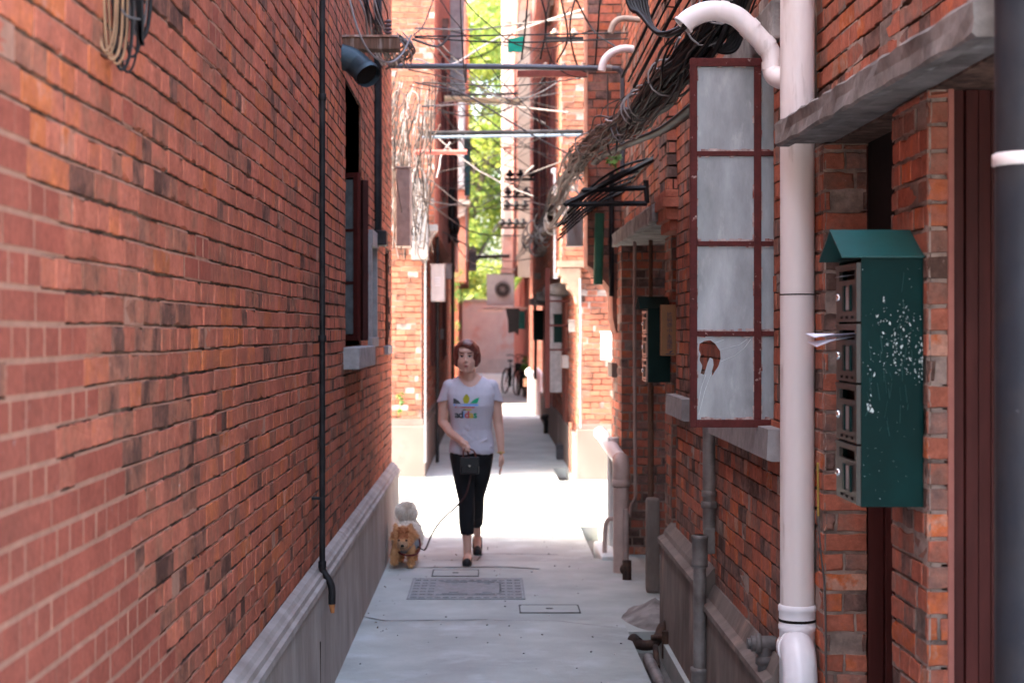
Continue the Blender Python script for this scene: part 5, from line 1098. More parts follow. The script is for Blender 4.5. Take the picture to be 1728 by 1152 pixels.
# ------------------------------------------------------------------ cables and wires
rnd = random.Random(17)
BC = [Vector(p) for p in ((1.02, 5.95, 3.35), (.93, 6.05, 2.98), (.80, 6.3, 2.74), (.73, 7.0, 2.68), (.70, 8, 2.69), (.68, 9.2, 2.77), (.67, 10.5, 2.86), (.67, 12, 2.96), (.69, 14, 3.02), (.72, 18, 3.10), (.72, 22, 3.16), (.70, 28, 3.25), (.60, 38, 3.3))]
BASE = curve_pts(BC, 7)
def strands(n, spread, rr, mats, name, label, i0=0, i1=None, wob=.01, seed=1, cat='cables'):
    rd = random.Random(seed); i1 = i1 or len(BASE); m = MB()
    for _ in range(n):
        a = rd.uniform(0, 6.28); r0 = spread * math.sqrt(rd.random()); ph = [rd.uniform(0, 6.28) for _ in range(6)]; s0 = rd.randint(i0, i0 + 4); s1 = rd.randint(max(s0 + 8, i1 - 14), i1); r = rd.choice(rr); pts = []
        for i in range(s0, s1):
            b = BASE[i]; k = 1 + .35 * math.sin(i * .21 + ph[0]); f_ = 1 if b.y < 14 else .8
            pts.append(b + Vector((math.cos(a + i * .035) * r0 * k * f_ + wob * math.sin(i * .7 + ph[1]), wob * math.sin(i + ph[2]), math.sin(a + i * .035) * r0 * k * 1.15 * f_ + wob * math.sin(i * .53 + ph[3]) - .02 * max(0, math.sin(i * .33 + ph[4])))))
        m.tube(pts, r, 5, m=rd.randrange(len(mats)) if rd.random() < .35 else 0)
    o = m.build(name, mats); return tag(o, label, cat, kind='stuff')
strands(62, .05, [.003, .005, .0065, .009, .011], [WIREB, WIREB, WIREBR], 'cable_bundle', 'thick dark bundle of tangled cables slung along the right wall above the casement window', 0, 60, .011, 2)
strands(18, .085, [.003, .004, .005], [WIREB, WIREG, WIREBR], 'loose_cable', 'loose brown and grey cables straggling round the thick dark bundle', 6, 72, .02, 3)
strands(26, .09, [.006, .009], [WIREB, WIREG, WIREG], 'cable_bundle', 'greyish far end of the cable bundle trailing off over the alley on the right', 50, 85, .03, 4)
m = MB(); m.tube([p + Vector((.16 - i * .0015, 0, -.06)) for i, p in enumerate(BASE[16:52])], .034, 10, flat=.5); tag(m.build('cable', WIREB), 'broad flat black cable below the thick bundle', 'cable')
# cables entering the white gooseneck and swooping up out of view
def cables(name, label, paths, rr, mt, cat='cables'):
    m = MB()
    for p in paths: m.tube(curve_pts(p, 8), rnd.choice(rr), 7)
    return tag(m.build(name, mt), label, cat, kind='stuff')
ps = []
for k in range(7):
    a = rnd.uniform(-.02, .02); ps.append([P(1168, 36, 5.76) + Vector((a, .0, a)), P(1150, 48, 5.78) + Vector((a, .02, a)), P(1128 - k * 3, 62 - k, 5.95), P(1104 - k * 4, 48 - k * 4, 6.1), P(1092 - k * 5, 10, 6.2), P(1086 - k * 7, -60, 6.3)])
cables('cable_loop', 'black cables curving out of the mouth of the white gooseneck and up', ps, [.006, .008, .011], WIREB)
ps = []
for k in range(5):
    ps.append([P(1262 + k * 7, -60, 6.1), P(1240 + k * 6, 8, 6.15), P(1232 + k * 3, 60 + k * 5, 6.2), P(1218 - k * 2, 82 + k, 6.2), P(1208 - k * 2, 60, 6.2), P(1206, 30, 6.2), P(1214, -50, 6.25)])
for k in range(7): ps.append([P(1150 + k * 16, -60, 6.6), P(1110 + k * 15, 8 + k * 3, 6.7), P(1080 + k * 12, 70 + k * 6, 6.9), P(1050 + k * 10, 130 + k * 8, 7.4)])
cables('cable_loop', 'black looping cables hanging beside and behind the white gooseneck', ps, [.004, .006, .008], WIREB)
# messy bundle on the left
ps = []
for k in range(95):
    x = 648 + rnd.random() ** 1.3 * 78; y_ = 13.3 + rnd.random() * 3.6; top = rnd.uniform(120, 210); bot = rnd.uniform(300, 440); w_ = lambda s=13: rnd.uniform(-s, s)
    ps.append([P(x + w_(14) + 12, top, y_), P(x + w_(), top + (bot - top) * .33, y_), P(x + w_(), top + (bot - top) * .66, y_), P(x + w_(7), bot, y_)])
m = MB()
for p in ps: m.tube(curve_pts(p, 5), rnd.choice([.003, .004, .006]), 5, m=rnd.choice([0, 0, 0, 0, 0, 1, 2, 3, 3]))
for k in range(26):
    c_ = P(rnd.uniform(655, 715), rnd.uniform(150, 430), 13.5 + rnd.random() * 2.4); r_ = rnd.uniform(.03, .09); m.tube([c_ + Vector((r_ * .6 * math.cos(a), rnd.uniform(-.01, .01), r_ * math.sin(a))) for a in np.linspace(0, rnd.uniform(3.5, 6.2), 12)], .005, 5, m=rnd.choice([0, 1, 2]))
tag(m.build('cable_tangle', [WIREBR, WIREW, WIREG, WIREB]), 'messy hanging tangle of pale and brown wires at the left building corner', 'cables', kind='stuff')
m = MB()
for k in range(26):
    x = 596 + rnd.random() * 60; y_ = 8.8 + rnd.random() * 2.8; m.tube(curve_pts([P(x - 12 + rnd.uniform(-10, 10), -40, y_), P(x + rnd.uniform(-10, 10), 20, y_), P(x + 16 + rnd.uniform(-10, 10), 70, y_ + .4), P(x + 40 + rnd.uniform(-10, 10), 110, y_ + 1.2)], 5), rnd.choice([.003, .005, .007]), 5, m=rnd.choice([0, 0, 1, 2]))
m.tube(curve_pts([P(585, -20, 8.8), P(602, 45, 8.8), P(625, 90, 8.9), P(655, 106, 9.1), P(678, 92, 9.3), P(694, 60, 9.4)], 6), .006, 6, m=2)
for k in range(16): m.tube(curve_pts([P(676 + rnd.uniform(-8, 8), 62 + rnd.uniform(-8, 8), 11.8), P(688 + rnd.uniform(-8, 14), 84 + rnd.uniform(-10, 10), 11.9), P(664 + rnd.uniform(-14, 34), 108 + rnd.uniform(-10, 10), 12)], 5), rnd.choice([.005, .008]), 5, m=rnd.choice([2, 2, 1]))
tag(m.build('cable_tangle', [WIREB, WIREBR, WIREW]), 'wires dropping over the rusty beam and duct on the left wall', 'cables', kind='stuff')
# hanging loops of wire on the near left wall
m = MB()
for k, (x, b, mi, r) in enumerate(((168, 86, 1, .004), (172, 92, 1, .003), (180, 100, 1, .005), (188, 108, 1, .0035), (196, 118, 0, .006), (206, 122, 0, .004), (214, 96, 0, .005), (176, 80, 0, .006), (184, 88, 0, .007), (222, 60, 2, .004), (200, 104, 2, .003), (190, 98, 0, .005), (228, 66, 0, .008))):
    y_ = 3.40 + k * .012; m.tube(curve_pts([P(x - 8, -60, y_), P(x - 4, 20, y_), P(x, b - 22, y_), P(x + 8, b, y_), P(x + 20, b - 14, y_ + .01), P(x + 26, b - 60, y_ + .02), P(x + 28, -60, y_ + .02)], 7), r * .62, 7, m=mi)
m.tube(curve_pts([P(205, 16, 3.36), P(212, 26, 3.35), P(224, 31, 3.36), P(236, 33, 3.38)], 4), .0022, 6, m=2)
for k in range(5): m.tube(curve_pts([P(228 + k * 2, -60, 3.42), P(232 + k * 2, 20, 3.42), P(236 + k, 66 + k * 2, 3.42), P(242, 72, 3.42)], 5), .004, 6)
tag(m.build('wire_hank', [WIREB, mat('tan_cable', (.36, .2, .11), .6), WIREG]), 'hank of old tan and black wires hanging from the top of the near left wall', 'wires', kind='stuff')
# rusty beam with the tin duct
t = thing('wooden_beam', (-.65, 9.0, 3.1), 'rusty timber beam jutting from the left wall above the tin duct', 'beam'); a, b = P(577, 86, 9.0), P(675, 66, 9.0)
m = MB(); m.box((LX - .05, 8.95, a.z), (b.x, 9.07, b.z), bev=.006); m.build('timber', WOOD, t); m = MB(); m.box((LX, 8.94, b.z + .001), (b.x - .01, 9.06, b.z + .012)); m.build('rusty_plate', mat('flaky_rust', (.30, .16, .11), .9, var=.5, scale=20, col2=(.5, .42, .38), scale2=12), t)
m = MB(); 
for k in range(4): m.lathe([(.008, 0), (.02, .004), (.02, .012), (.008, .018)], P(655, 62, 9.0) + Vector((0, 0, .012 + .02 * k)), 14)
m.build('insulator', mat('dark_insulator', (.12, .08, .08), .3), t)
t = thing('duct', (-.75, 9.0, 2.9), 'dented tin duct elbow poking out of the left wall below the timber beam', 'duct'); m = MB()
m.tube(curve_pts([P(555, 92, 8.95), P(586, 99, 8.95), P(600, 107, 8.95), P(610, 116, 8.93), P(618, 124, 8.9), P(622, 129, 8.88)], 5), .068, 24, caps=False); m.tube(curve_pts([P(555, 92, 8.95), P(586, 99, 8.95), P(600, 107, 8.95), P(610, 116, 8.93), P(618, 124, 8.9)], 5), .064, 24, m=1); m.tube([P(616, 122, 8.9), P(620, 127, 8.89)], .072, 24, caps=False)
m.build('elbow', [mat('tin', (.06, .085, .10), .5, metal=.5, var=.3, scale=6, bump=.2), DARK], t)
# pipe bridging the alley and the other crossbars
t = thing('crossbar', (.1, 12.4, 3.6), 'grey steel pipe spanning the alley overhead, bent down at its right end', 'pipe'); m = MB()
m.tube(curve_pts([P(655, 111, 12.4), P(690, 112, 12.4), P(850, 113, 12.4), P(1030, 116, 12.4), P(1044, 118, 12.4), P(1050, 126, 12.4), P(1051, 160, 12.4), P(1051, 300, 12.4)], 6), .021, 14); m.build('pipe', mat('steel_pipe', (.10, .095, .105), .4, metal=.4, var=.2), t)
m = MB(); q = P(1010, 115, 12.4); m.cyl(q, q + Vector((.1, 0, -.002)), .026, 14); m.build('socket', GALV, t)
def bar(p0, p1, r, mt, label, name='crossbar'): m = MB(); m.cyl(p0, p1, r, 8); return tag(m.build(name, mt), label, 'bar')
bar(P(712, 225, 16), P(984, 222, 16), .022, IRON, 'dark straight crossbar over the alley below the bent pipe'); bar(P(712, 232, 16.2), P(984, 228, 16.2), .014, mat('blue_steel', (.16, .2, .24), .5), 'slim blue grey crossbar just under the dark one'); bar(P(700, 257, 15), P(788, 257, 15), .022, mat('red_bar', (.5, .13, .1), .6), 'short red bar on the left under the crossbars')
bar(P(733, 166, 22), P(880, 172, 22), .04, mat('cream_bar', (.65, .5, .3), .6), 'pale cream bar over the far part of the alley'); bar(P(780, 434, 45), P(860, 432, 45), .05, IRON, 'black bar above the far plaster wall, left of the air conditioner')
bar(P(735, 162, 24), P(875, 158, 24), .02, WIREG, 'thin grey bar above the cream bar')
bar(P(789, 230, 30), P(789, 330, 30), .055, mat('teal_pipe', (.08, .2, .2), .5), 'teal downpipe on the far left corner against the trees', 'drainpipe')
m = MB(); m.box((.18, 30, 5.9), (.55, 30.3, 6.55)); 
g2 = P(857, 88, 20); m = MB(); m.prism([P(857, 66, 21), P(884, 61, 21), P(882, 87, 21), P(857, 88, 21)], (0, .05, 0)); tag(m.build('canvas_sheet', mat('teal_canvas', (.01, .30, .22), .7)), 'small teal green sheet hanging high between the wires', 'sheet')
# insulator racks
def rack(x0, x1, py, y, n, mt, label, below=10, cap=CERAM):
    t = thing('insulator_rack', tuple(P((x0 + x1) / 2, py, y)), label, 'insulator rack'); m = MB(); a, b = P(x0, py + below, y), P(x1, py, y); m.box((a.x, y, a.z), (b.x, y + .06, b.z), bev=.004); m.build('bracket', mt, t); k = y / F
    for i in range(n):
        c_ = P(x0 + (x1 - x0) * (i + .5) / n, py, y + .03); m = MB(); m.lathe([(1.5 * k, 0), (2 * k, 1 * k), (6 * k, 3 * k), (7.5 * k, 5.5 * k), (6.5 * k, 8 * k), (3 * k, 9 * k), (4 * k, 11 * k), (2.5 * k, 13 * k), (.1 * k, 13.5 * k)], c_, 14); m.build('insulator', cap, t)
rack(873, 1000, 119, 12.9, 4, mat('red_bracket', (.25, .07, .05), .7, var=.3), 'red brick coloured rack of four porcelain insulators behind the overhead pipe')
rack(920, 985, 62, 14, 2, IRON, 'higher small rack of insulators on the sunlit brick pier', 5); rack(852, 905, 300, 28, 3, IRON, 'distant dark rack of insulators on the right, uppermost of four', 5, IRON); rack(850, 895, 330, 32, 3, IRON, 'distant rack of insulators, second from top', 4, IRON); rack(848, 893, 352, 34, 3, RUST, 'distant rusty orange rack of insulators, third from top', 3, IRON); rack(842, 888, 382, 36, 4, RUST, 'distant rusty rack of insulators, lowest of four', 4, IRON)
# thin overhead wires, each its own thing
dark = [[(738, -20, 12), (716, 40, 11.5), (698, 60, 11)], [(776, -20, 12), (779, 60, 12), (785, 138, 12.4), (788, 108, 12.4)], [(776, -10, 12), (800, 20, 12), (830, 46, 12), (860, 70, 12.2), (895, 81, 12.4), (935, 80, 12.4), (965, 62, 12.5), (1000, 52, 12.6)], [(892, -20, 12.6), (886, 50, 12.6), (880, 100, 12.8)], [(908, -20, 12.6), (922, 38, 12.6), (912, 100, 12.8)], [(932, -20, 12.6), (920, 40, 12.6), (926, 90, 12.6), (945, 118, 12.7), (975, 131, 12.8), (1010, 126, 12.8)], [(942, -20, 12.6), (958, 60, 12.6), (940, 105, 12.8)], [(975, -20, 12.6), (962, 45, 12.6), (974, 110, 12.8), (1000, 126, 12.8)], [(962, -20, 12.6), (1000, 50, 12.6), (1040, 80, 12)], [(700, 62, 12), (850, 60, 12.3), (1060, 56, 12)], [(700, 64, 12.1), (860, 72, 12.3), (1060, 66, 12)], [(1014, -20, 12.4), (1008, 60, 12.5), (1004, 112, 12.6)], [(880, -20, 20), (866, 80, 22), (840, 130, 24), (800, 165, 26)], [(690, 118, 13), (790, 140, 15), (850, 165, 18), (1000, 230, 20)], [(712, 140, 14), (860, 145, 14), (980, 133, 14)]]
pale = [[(700, 140, 13), (780, 158, 13), (860, 205, 13), (920, 240, 13), (1000, 280, 13)], [(695, 66, 12), (730, 78, 12), (745, 76, 12), (758, 62, 12)], [(786, 108, 12.35), (786, 140, 12.4)], [(700, 48, 13), (800, 50, 14), (900, 38, 14), (1020, 28, 13)], [(700, 330, 14), (760, 345, 18), (860, 350, 24), (960, 310, 20)], [(745, 390, 22), (800, 420, 26), (850, 440, 30), (900, 436, 30)], [(760, 400, 24), (800, 445, 28), (870, 455, 32)], [(720, 300, 16), (800, 350, 20), (880, 300, 20), (960, 268, 16)], [(712, 180, 14), (820, 176, 18), (960, 190, 16)], [(740, 175, 20), (760, 172, 20), (800, 168, 22), (880, 180, 24)], [(1025, 125, 12.3), (1026, 200, 12.4), (1028, 280, 12.4)], [(700, 100, 14), (760, 110, 16), (850, 60, 18), (1010, 8, 16)], [(760, 240, 18), (745, 262, 18), (742, 280, 18), (737, 300, 18)], [(900, 280, 18), (880, 300, 20), (860, 335, 24), (800, 360, 28)], [(720, 340, 18), (800, 392, 22), (880, 398, 26)], [(730, 355, 20), (830, 330, 26), (940, 350, 20)]]
for pth in dark:
    m = MB(); m.tube(curve_pts([P(*q) for q in pth], 7), rnd.choice([.0045, .006, .0075]), 5); tag(m.build('overhead_wire', WIREB), 'thin dark wire strung or looping high across the alley', 'wire', 'dark overhead wires')
for pth in pale:
    m = MB(); m.tube(curve_pts([P(*q) for q in pth], 7), rnd.choice([.005, .007, .009]), 5); tag(m.build('overhead_wire', rnd.choice([WIREG, WIREW, WIREG])), 'thin pale wire strung or looping across the alley', 'wire', 'pale overhead wires')
for k in range(26):
    y0 = rnd.uniform(14, 30); a = P(rnd.uniform(705, 745), rnd.uniform(20, 380), y0); b = P(rnd.uniform(890, 985), rnd.uniform(20, 380), y0 + rnd.uniform(-1, 3)); m = MB(); m.tube(sag(a, b, rnd.uniform(.03, .4), 14, .008, rnd), rnd.choice([.004, .006, .008]), 5)
    d_ = rnd.random() < .4; tag(m.build('overhead_wire', WIREB if d_ else WIREG), 'thin dark wire strung or looping high across the alley' if d_ else 'thin pale wire strung or looping across the alley', 'wire', 'dark overhead wires' if d_ else 'pale overhead wires')
# white cord coils at the right end of the wires
m = MB()
for k in range(34):
    c_ = P(rnd.uniform(900, 985), 0, 1); u = rnd.random(); px = 985 - u * 95; py = 290 + u * 130; y = 13 + u * 12; c_ = P(px + rnd.uniform(-14, 14), py + rnd.uniform(-16, 16), y); r_ = rnd.uniform(.03, .10) * y / 14
    m.tube([c_ + Vector((r_ * .7 * math.cos(a), rnd.uniform(-.015, .015), r_ * math.sin(a))) for a in np.linspace(rnd.uniform(0, 3), rnd.uniform(4, 8), 12)], .0065 * y / 14, 5, m=rnd.choice([0, 0, 1]))
tag(m.build('cord_coils', [WIREW, WIREG]), 'coils of white and grey cord hanging at the right end of the overhead wires', 'cords', kind='stuff')
m = MB(); yb2 = 11.6; m.tube(curve_pts([P(1015, 120, yb2), P(1020, 102, yb2), P(1032, 90, yb2), P(1050, 83, yb2), P(1070, 84, yb2), P(1090, 92, yb2)], 6), .027, 16); tag(m.build('conduit_elbow', PVC), 'smaller pale curved conduit elbow beside the overhead pipe', 'conduit')
m = MB(); m.tube(curve_pts([P(1030, 56, 10.8), P(1036, 40, 10.8), P(1050, 32, 10.8), P(1080, 34, 10.8)], 6), .02, 12); tag(m.build('conduit_elbow', mat('beige_conduit', (.45, .35, .28), .6)), 'beige bent conduit above the smaller pale elbow', 'conduit')

# ------------------------------------------------------------------ rusty awning on the right wall
t = thing('awning', (.85, 11.5, 2.5), 'rusty iron bar awning jutting from the right wall under the cable bundle', 'awning')
yn, yf = 10.2, 12.72; cor = lambda x, y, z: Vector((x, y, z))
hi_, lo_ = (1.0, 2.73), (.555, 2.50)
m = MB()
def fb(a, b, r=.011): m.tube([a, b], r * 1.35, 4, smooth=False)
zn = lambda py: 1.65 - (py - 560) * yn / F
xn = lambda px: (px - 828) * yn / F
fb((xn(960), yn, 2.435), (xn(1092), yn, 2.44), .012); fb((xn(984), yn, zn(321)), (xn(1090), yn, zn(317)), .012); fb((xn(1092), yn, 2.44), (xn(1090), yn, 2.58), .012)
fb((xn(955), yn, 2.435), (xn(1112), yn, 2.73), .013); fb((xn(955), yn, 2.435), (xn(955), yf, 2.46), .014); fb((1.0, yn, 2.73), (1.0, yf, 2.74)); fb((.50, yf, 2.46), (1.04, yf, 2.74), .012); fb((xn(984), yn, zn(321)), (.62, yf, 2.55))
m.build('frame', IRON, t)
for i in range(1, 8):
    y = yn + (yf - yn) * i / 8; m = MB(); dz = -.055 * (y - yn); m.tube(curve_pts([(.50, y, 2.455 + dz), (.68, y, 2.62 + dz), (.86, y, 2.72 + dz * .7), (1.03, y, 2.76 + dz * .4)], 5), .0085, 6); m.build('bar', IRON, t)
m = MB(); m.prism([(.50, yn, 2.43), (.555, yn, 2.485), (.555, yf, 2.50), (.50, yf, 2.45)], (0, 0, .006)); m.build('edge_plate', CONC_R, t)
m = MB(); m.add([(x, y, z + .016 + (y - yn) * .005) for y in (yn + .04, yf) for x, z in ((.52, 2.46), (.68, 2.60), (.86, 2.69), (1.03, 2.73))], [(0, 1, 5, 4), (1, 2, 6, 5), (2, 3, 7, 6)]); pass

# ------------------------------------------------------------------ boxes and units on the walls
def bx(name, p0, p1, y, dep, mt, label, cat, bev=.006, extra=None):
    a, b = P(p0[0], p0[1], y), P(p1[0], p1[1], y); t = thing(name, ((a.x + b.x) / 2, y + dep / 2, min(a.z, b.z)), label, cat); m = MB(); m.box((a.x, y, a.z), (b.x, y + dep, b.z), bev=bev); m.build('casing', mt, t)
    m = MB(); m.box((a.x - .01, y - .012, max(a.z, b.z)), (b.x + .01, y + dep, max(a.z, b.z) + .012)); m.build('lid', mt, t)
    if extra: extra(t, a, b)
    return t
def louvre(t, a, b):
    m = MB(); w_ = b.x - a.x; h = b.z - a.z
    for k in range(4): m.box((a.x + w_ * .28, 20.19, a.z + h * (.42 + .07 * k)), (b.x - w_ * .28, 20.20, a.z + h * (.45 + .07 * k)))
    m.build('label_lines', PVC_W, t)
bx('meter_box', (727, 508), (750, 447), 20.2, .5, PLASTIC, 'pale pink grey meter box with a lid, on the left wall past the corner', 'meter box', extra=louvre)
bx('junction_box', (668, 415), (692, 284), 13.45, .35, mat('tan_box', (.34, .24, .20), .7, var=.25), 'tall tan junction box buried in wires at the left corner', 'junction box')
bx('concrete_panel', (694, 438), (722, 302), 18.6, .25, mat('mottled_panel', (.17, .155, .155), .8, var=.3, scale=5, col2=(.26, .21, .18), scale2=3), 'mottled grey panel above the sunlit brick corner on the left', 'panel')
bx('lamp_box', (737, 60), (756, 33), 22, .3, mat('brown_box', (.17, .11, .1), .8), 'brown wedge shaped box high on the left building', 'box')
bx('junction_box', (957, 415), (984, 358), 12.6, .2, mat('grey_box', (.38, .33, .31), .6, var=.15), 'grey junction box hanging below the rusty awning', 'junction box')
bx('notice_board', (1014, 607), (1036, 561), 18.1, .02, mat('white_board', (.85, .84, .82), .5, bump=0), 'blank white notice board on the sunlit pier to the right', 'notice', bev=.002)
bx('meter_cabinet', (928, 662), (950, 483), 23, .3, mat('white_cabinet', (.58, .54, .54), .5), 'tall white cabinet fixed behind the rusty ladder rungs', 'cabinet')
bx('mailbox', (935, 578), (956, 531), 22.4, .2, DG, 'small green mailbox behind the rusty rungs', 'mailbox'); bx('mailbox', (900, 574), (918, 524), 30, .3, DG, 'distant dark green mailbox right of the air conditioner', 'mailbox'); bx('mailbox', (872, 555), (886, 525), 42, .3, mat('teal_box', (.02, .15, .13), .5), 'farthest teal green mailbox beside the hanging black cloth', 'mailbox')
bx('meter_box', (948, 621), (968, 601), 21, .3, PLASTIC, 'small white box below the ladder rungs on the right', 'meter box')
def fan(t, a, b):
    m = MB(); c_ = Vector(((a.x * .42 + b.x * .58), 39.97, (a.z * .5 + b.z * .5))); m.lathe([(.17, 0), (.19, .02), (.19, .03)], c_, 24, axis=(0, -1, 0)); m.lathe([(.0, .012), (.16, .012)], c_, 20, axis=(0, -1, 0), m=1)
    for k in range(8): 
        an = k * math.pi / 8; d = Vector((math.cos(an) * .18, 0, math.sin(an) * .18)); m.cyl(c_ - d + Vector((0, -.035, 0)), c_ + d + Vector((0, -.035, 0)), .006, 4)
    m.build('fan_grille', [WIREW, DARK], t)
bx('air_conditioner', (821, 514), (868, 463), 40, .35, mat('ac_white', (.55, .52, .50), .6, var=.1), 'pale outdoor air conditioner unit on a bracket over the far end of the alley', 'air conditioner', bev=.02, extra=fan)
m = MB(); a = P(816, 518, 39.8); m.box((a.x, 39.7, a.z - .05), (.9, 40.6, a.z), bev=.01); m.box((a.x - .15, 39.6, a.z - .12), (a.x + .45, 39.7, a.z - .055)); tag(m.build('bracket_shelf', PVC_D), 'shelf carrying the outdoor air conditioner unit', 'shelf')
def grid(t, a, b):
    m = MB()
    for k in range(7): x = a.x + (b.x - a.x) * (k + .5) / 7; m.box((x - .012, 43.97, a.z + .05), (x + .012, 43.99, b.z - .05))
    m.build('grille', IRON, t)
bx('air_conditioner', (781, 457), (804, 422), 44, .4, mat('ac_dark', (.30, .29, .29), .7), 'square grilled window air conditioner on the far left', 'air conditioner', extra=grid)
m = MB(); m.prism([P(853, 520, 39), P(877, 520, 39), P(875, 566, 39), P(868, 560, 39), P(858, 562, 39), P(857, 540, 39)], (0, .06, 0)); tag(m.build('black_cloth', BLACKC), 'black cloth hanging under the far air conditioner', 'cloth')
m = MB()
for _ in range(5): m.ell(P(762 + rnd.uniform(-7, 9), 372 + rnd.uniform(-26, 24), 25), (.05, .06, .13), 10, 8)
for _ in range(10): m.tube(curve_pts([P(756 + rnd.uniform(-6, 12), 320, 25), P(760 + rnd.uniform(-12, 14), 370, 25), P(762 + rnd.uniform(-8, 12), 410, 25)], 5), .016, 5)
tag(m.build('cable_joints', WIREB), 'clump of black cable joints hanging on the left, before the trees', 'cables', kind='stuff')
# ladder like rack of rusty rungs
t = thing('rung_rack', (.8, 20.5, .8), 'maroon iron rungs between two posts on the right hand far wall', 'rack')
for px, w_ in ((924, .06), (976, .03)):
    a, b = P(px, 688 if px < 930 else 740, 20.6), P(px, 452 if px < 930 else 505, 20.6); m = MB(); m.box((a.x - w_ / 2, 20.6, a.z), (a.x + w_ / 2, 20.66, b.z)); m.build('post', MAROON, t)
for py in (508, 549, 590): a, b = P(928, py, 20.58), P(975, py, 20.58); m = MB(); m.cyl(a, b, .012, 8); m.build('rung', MAROON, t)
# pipes at the foot of the right hand far wall
def vpipe(px, y, p0, p1, r, mt, label, top=None, name='drainpipe'):
    m = MB(); m.cyl(P(px, p0, y), P(px, p1, y), r, 14)
    if top: m.tube(curve_pts([P(px, p1 + 2, y), P(px, p1 - 6, y), P(px - 5, p1 - 12, y), P(px + top, p1 - 13, y)], 5), r, 14)
    tag(m.build(name, mt), label, 'pipe')
vpipe(908, 33, 700, 640, .11, PVC, 'pale fat bent pipe at the foot of the right wall, nearer of two', -6); vpipe(898, 36, 690, 640, .09, PVC, 'pale fat bent pipe at the foot of the right wall, farther of two', -3)
vpipe(921, 27, 762, 715, .035, IRON, 'dark grey short bent pipe standing by the far right wall', 12); vpipe(935, 26, 765, 735, .06, IRON, 'squat black pipe stub by the far right wall'); vpipe(950, 23, 785, 700, .07, CONC, 'stout grey pipe with a worn base by the far right wall'); vpipe(964, 19.6, 800, 712, .028, mat('rust_pink', (.42, .2, .13), .7), 'slim rust stained pipe beside the sunlit pier')
vpipe(938, 20.2, 470, 300, .03, PVC_W, 'slim white pipe high on the right wall above the rungs', 5); vpipe(1018, 12.9, 1, -60, .02, IRON, 'thin black vertical rod at the top of the corner bay', name='iron_rod')
vpipe(738, 20.6, 780, -60, .022, IRON, 'thin dark downpipe on the far left building, nearer of two'); vpipe(764, 27, 735, 300, .03, WIREBR, 'dark downpipe on the far left building, farther of two'); vpipe(718, 18.75, 900 - 120, 300, .012, WIREW, 'thin white conduit down the sunlit left corner', name='conduit'); vpipe(636, 11.45, 400, -60, .035, IRON, 'black iron downpipe between the windows of the left wall'); vpipe(1032, 12.7, 500, 290, .02, IRON, 'dark rod on the corner bay beside the green pipe', name='iron_rod')
m = MB(); m.box((LX, 11.3, P(0, 415, 11.4).z), (LX + .09, 11.5, P(0, 390, 11.4).z), bev=.01); m.tube(curve_pts([P(634, 395, 11.3), P(641, 396, 11.5), P(650, 406, 12)], 4), .012, 8); tag(m.build('pipe_shoe', IRON), 'iron shoe at the lower end of the black downpipe', 'pipe fitting')
bx('meter_box', (736, 572), (748, 556), 26, .1, STONE, 'small grey box low on the far left wall', 'meter box')

# ------------------------------------------------------------------ bicycles far down the alley
BK = mat('bike_black', (.02, .02, .022), .4, metal=.3, bump=0)
def bicycle(x, y, rz, s, label, tilt=0):
    t = thing('bicycle', (x, y, 0), label, 'bicycle', 'bicycles parked at the far end'); M_ = Matrix.Rotation(rz, 4, 'Z') @ Matrix.Rotation(tilt, 4, 'Y'); o = Vector((x, y, 0)); tf = lambda p: o + (M_ @ (Vector(p) * s))
    for c_ in (-.53, .53):
        m = MB(); m.tube([tf((0, c_ + .33 * math.cos(a), .34 + .33 * math.sin(a))) for a in np.linspace(0, 6.2832, 29)[:-1]], .022 * s, 8, closed=True); wh = m.build('wheel', BK, t)
        m = MB()
        for k in range(9): a = k * math.pi / 9; m.cyl(tf((0, c_ + .32 * math.cos(a), .34 + .32 * math.sin(a))), tf((0, c_ - .32 * math.cos(a), .34 - .32 * math.sin(a))), .003, 4)
        m.build('spokes', GALV, wh)
    m = MB(); T_ = lambda a, b, r=.016: m.cyl(tf(a), tf(b), r * s, 8)
    T_((0, -.53, .34), (0, -.42, .85)); T_((0, -.42, .80), (0, .10, .30)); T_((0, -.40, .72), (0, .2, .76)); T_((0, .10, .30), (0, .22, .85)); T_((0, .10, .30), (0, .53, .34)); T_((0, .53, .34), (0, .2, .72)); T_((0, .12, .2), (0, .2, .7), .05); m.build('frame', BK, t)
    m = MB(); m.tube([tf((-.28, -.30, 1.02)), tf((-.16, -.40, 1.04)), tf((0, -.44, .96)), tf((.16, -.40, 1.04)), tf((.28, -.30, 1.02))], .013 * s, 8); m.cyl(tf((0, -.42, .84)), tf((0, -.44, .97)), .014 * s, 8); m.build('handlebar', BK, t)
    m = MB(); m.ell(tf((0, .24, .89)), (.08 * s, .13 * s, .035 * s)); m.build('saddle', BK, t)
    m = MB(); m.box(tf((-.10, .42, .72)), tf((.10, .78, .74))); m.build('carrier', BK, t)
    m = MB(); m.box(tf((-.16, -.78, .62)), tf((.16, -.54, .86)), bev=.02); m.build('basket', BK, t)
bicycle(.52, 44, .28, 1.0, 'black bicycle parked nearer the middle of the far alley', .08); bicycle(.78, 42.6, .12, 1.02, 'black bicycle leaning against the right wall at the far end', .10)
m = MB(); rnd = random.Random(31)     # slack loops hanging out of the bundle
for k in range(30):
    i = rnd.randint(8, 44); a, b = BASE[i], BASE[min(len(BASE) - 1, i + rnd.randint(4, 10))]; s_ = rnd.uniform(.03, .13); o_ = Vector((rnd.uniform(-.08, .05), 0, rnd.uniform(-.03, .06)))
    m.tube([p + o_ for p in sag(a, b, s_, 12, .006, rnd)], rnd.choice([.003, .0045, .006]), 5, m=rnd.choice([0, 0, 1, 2]))
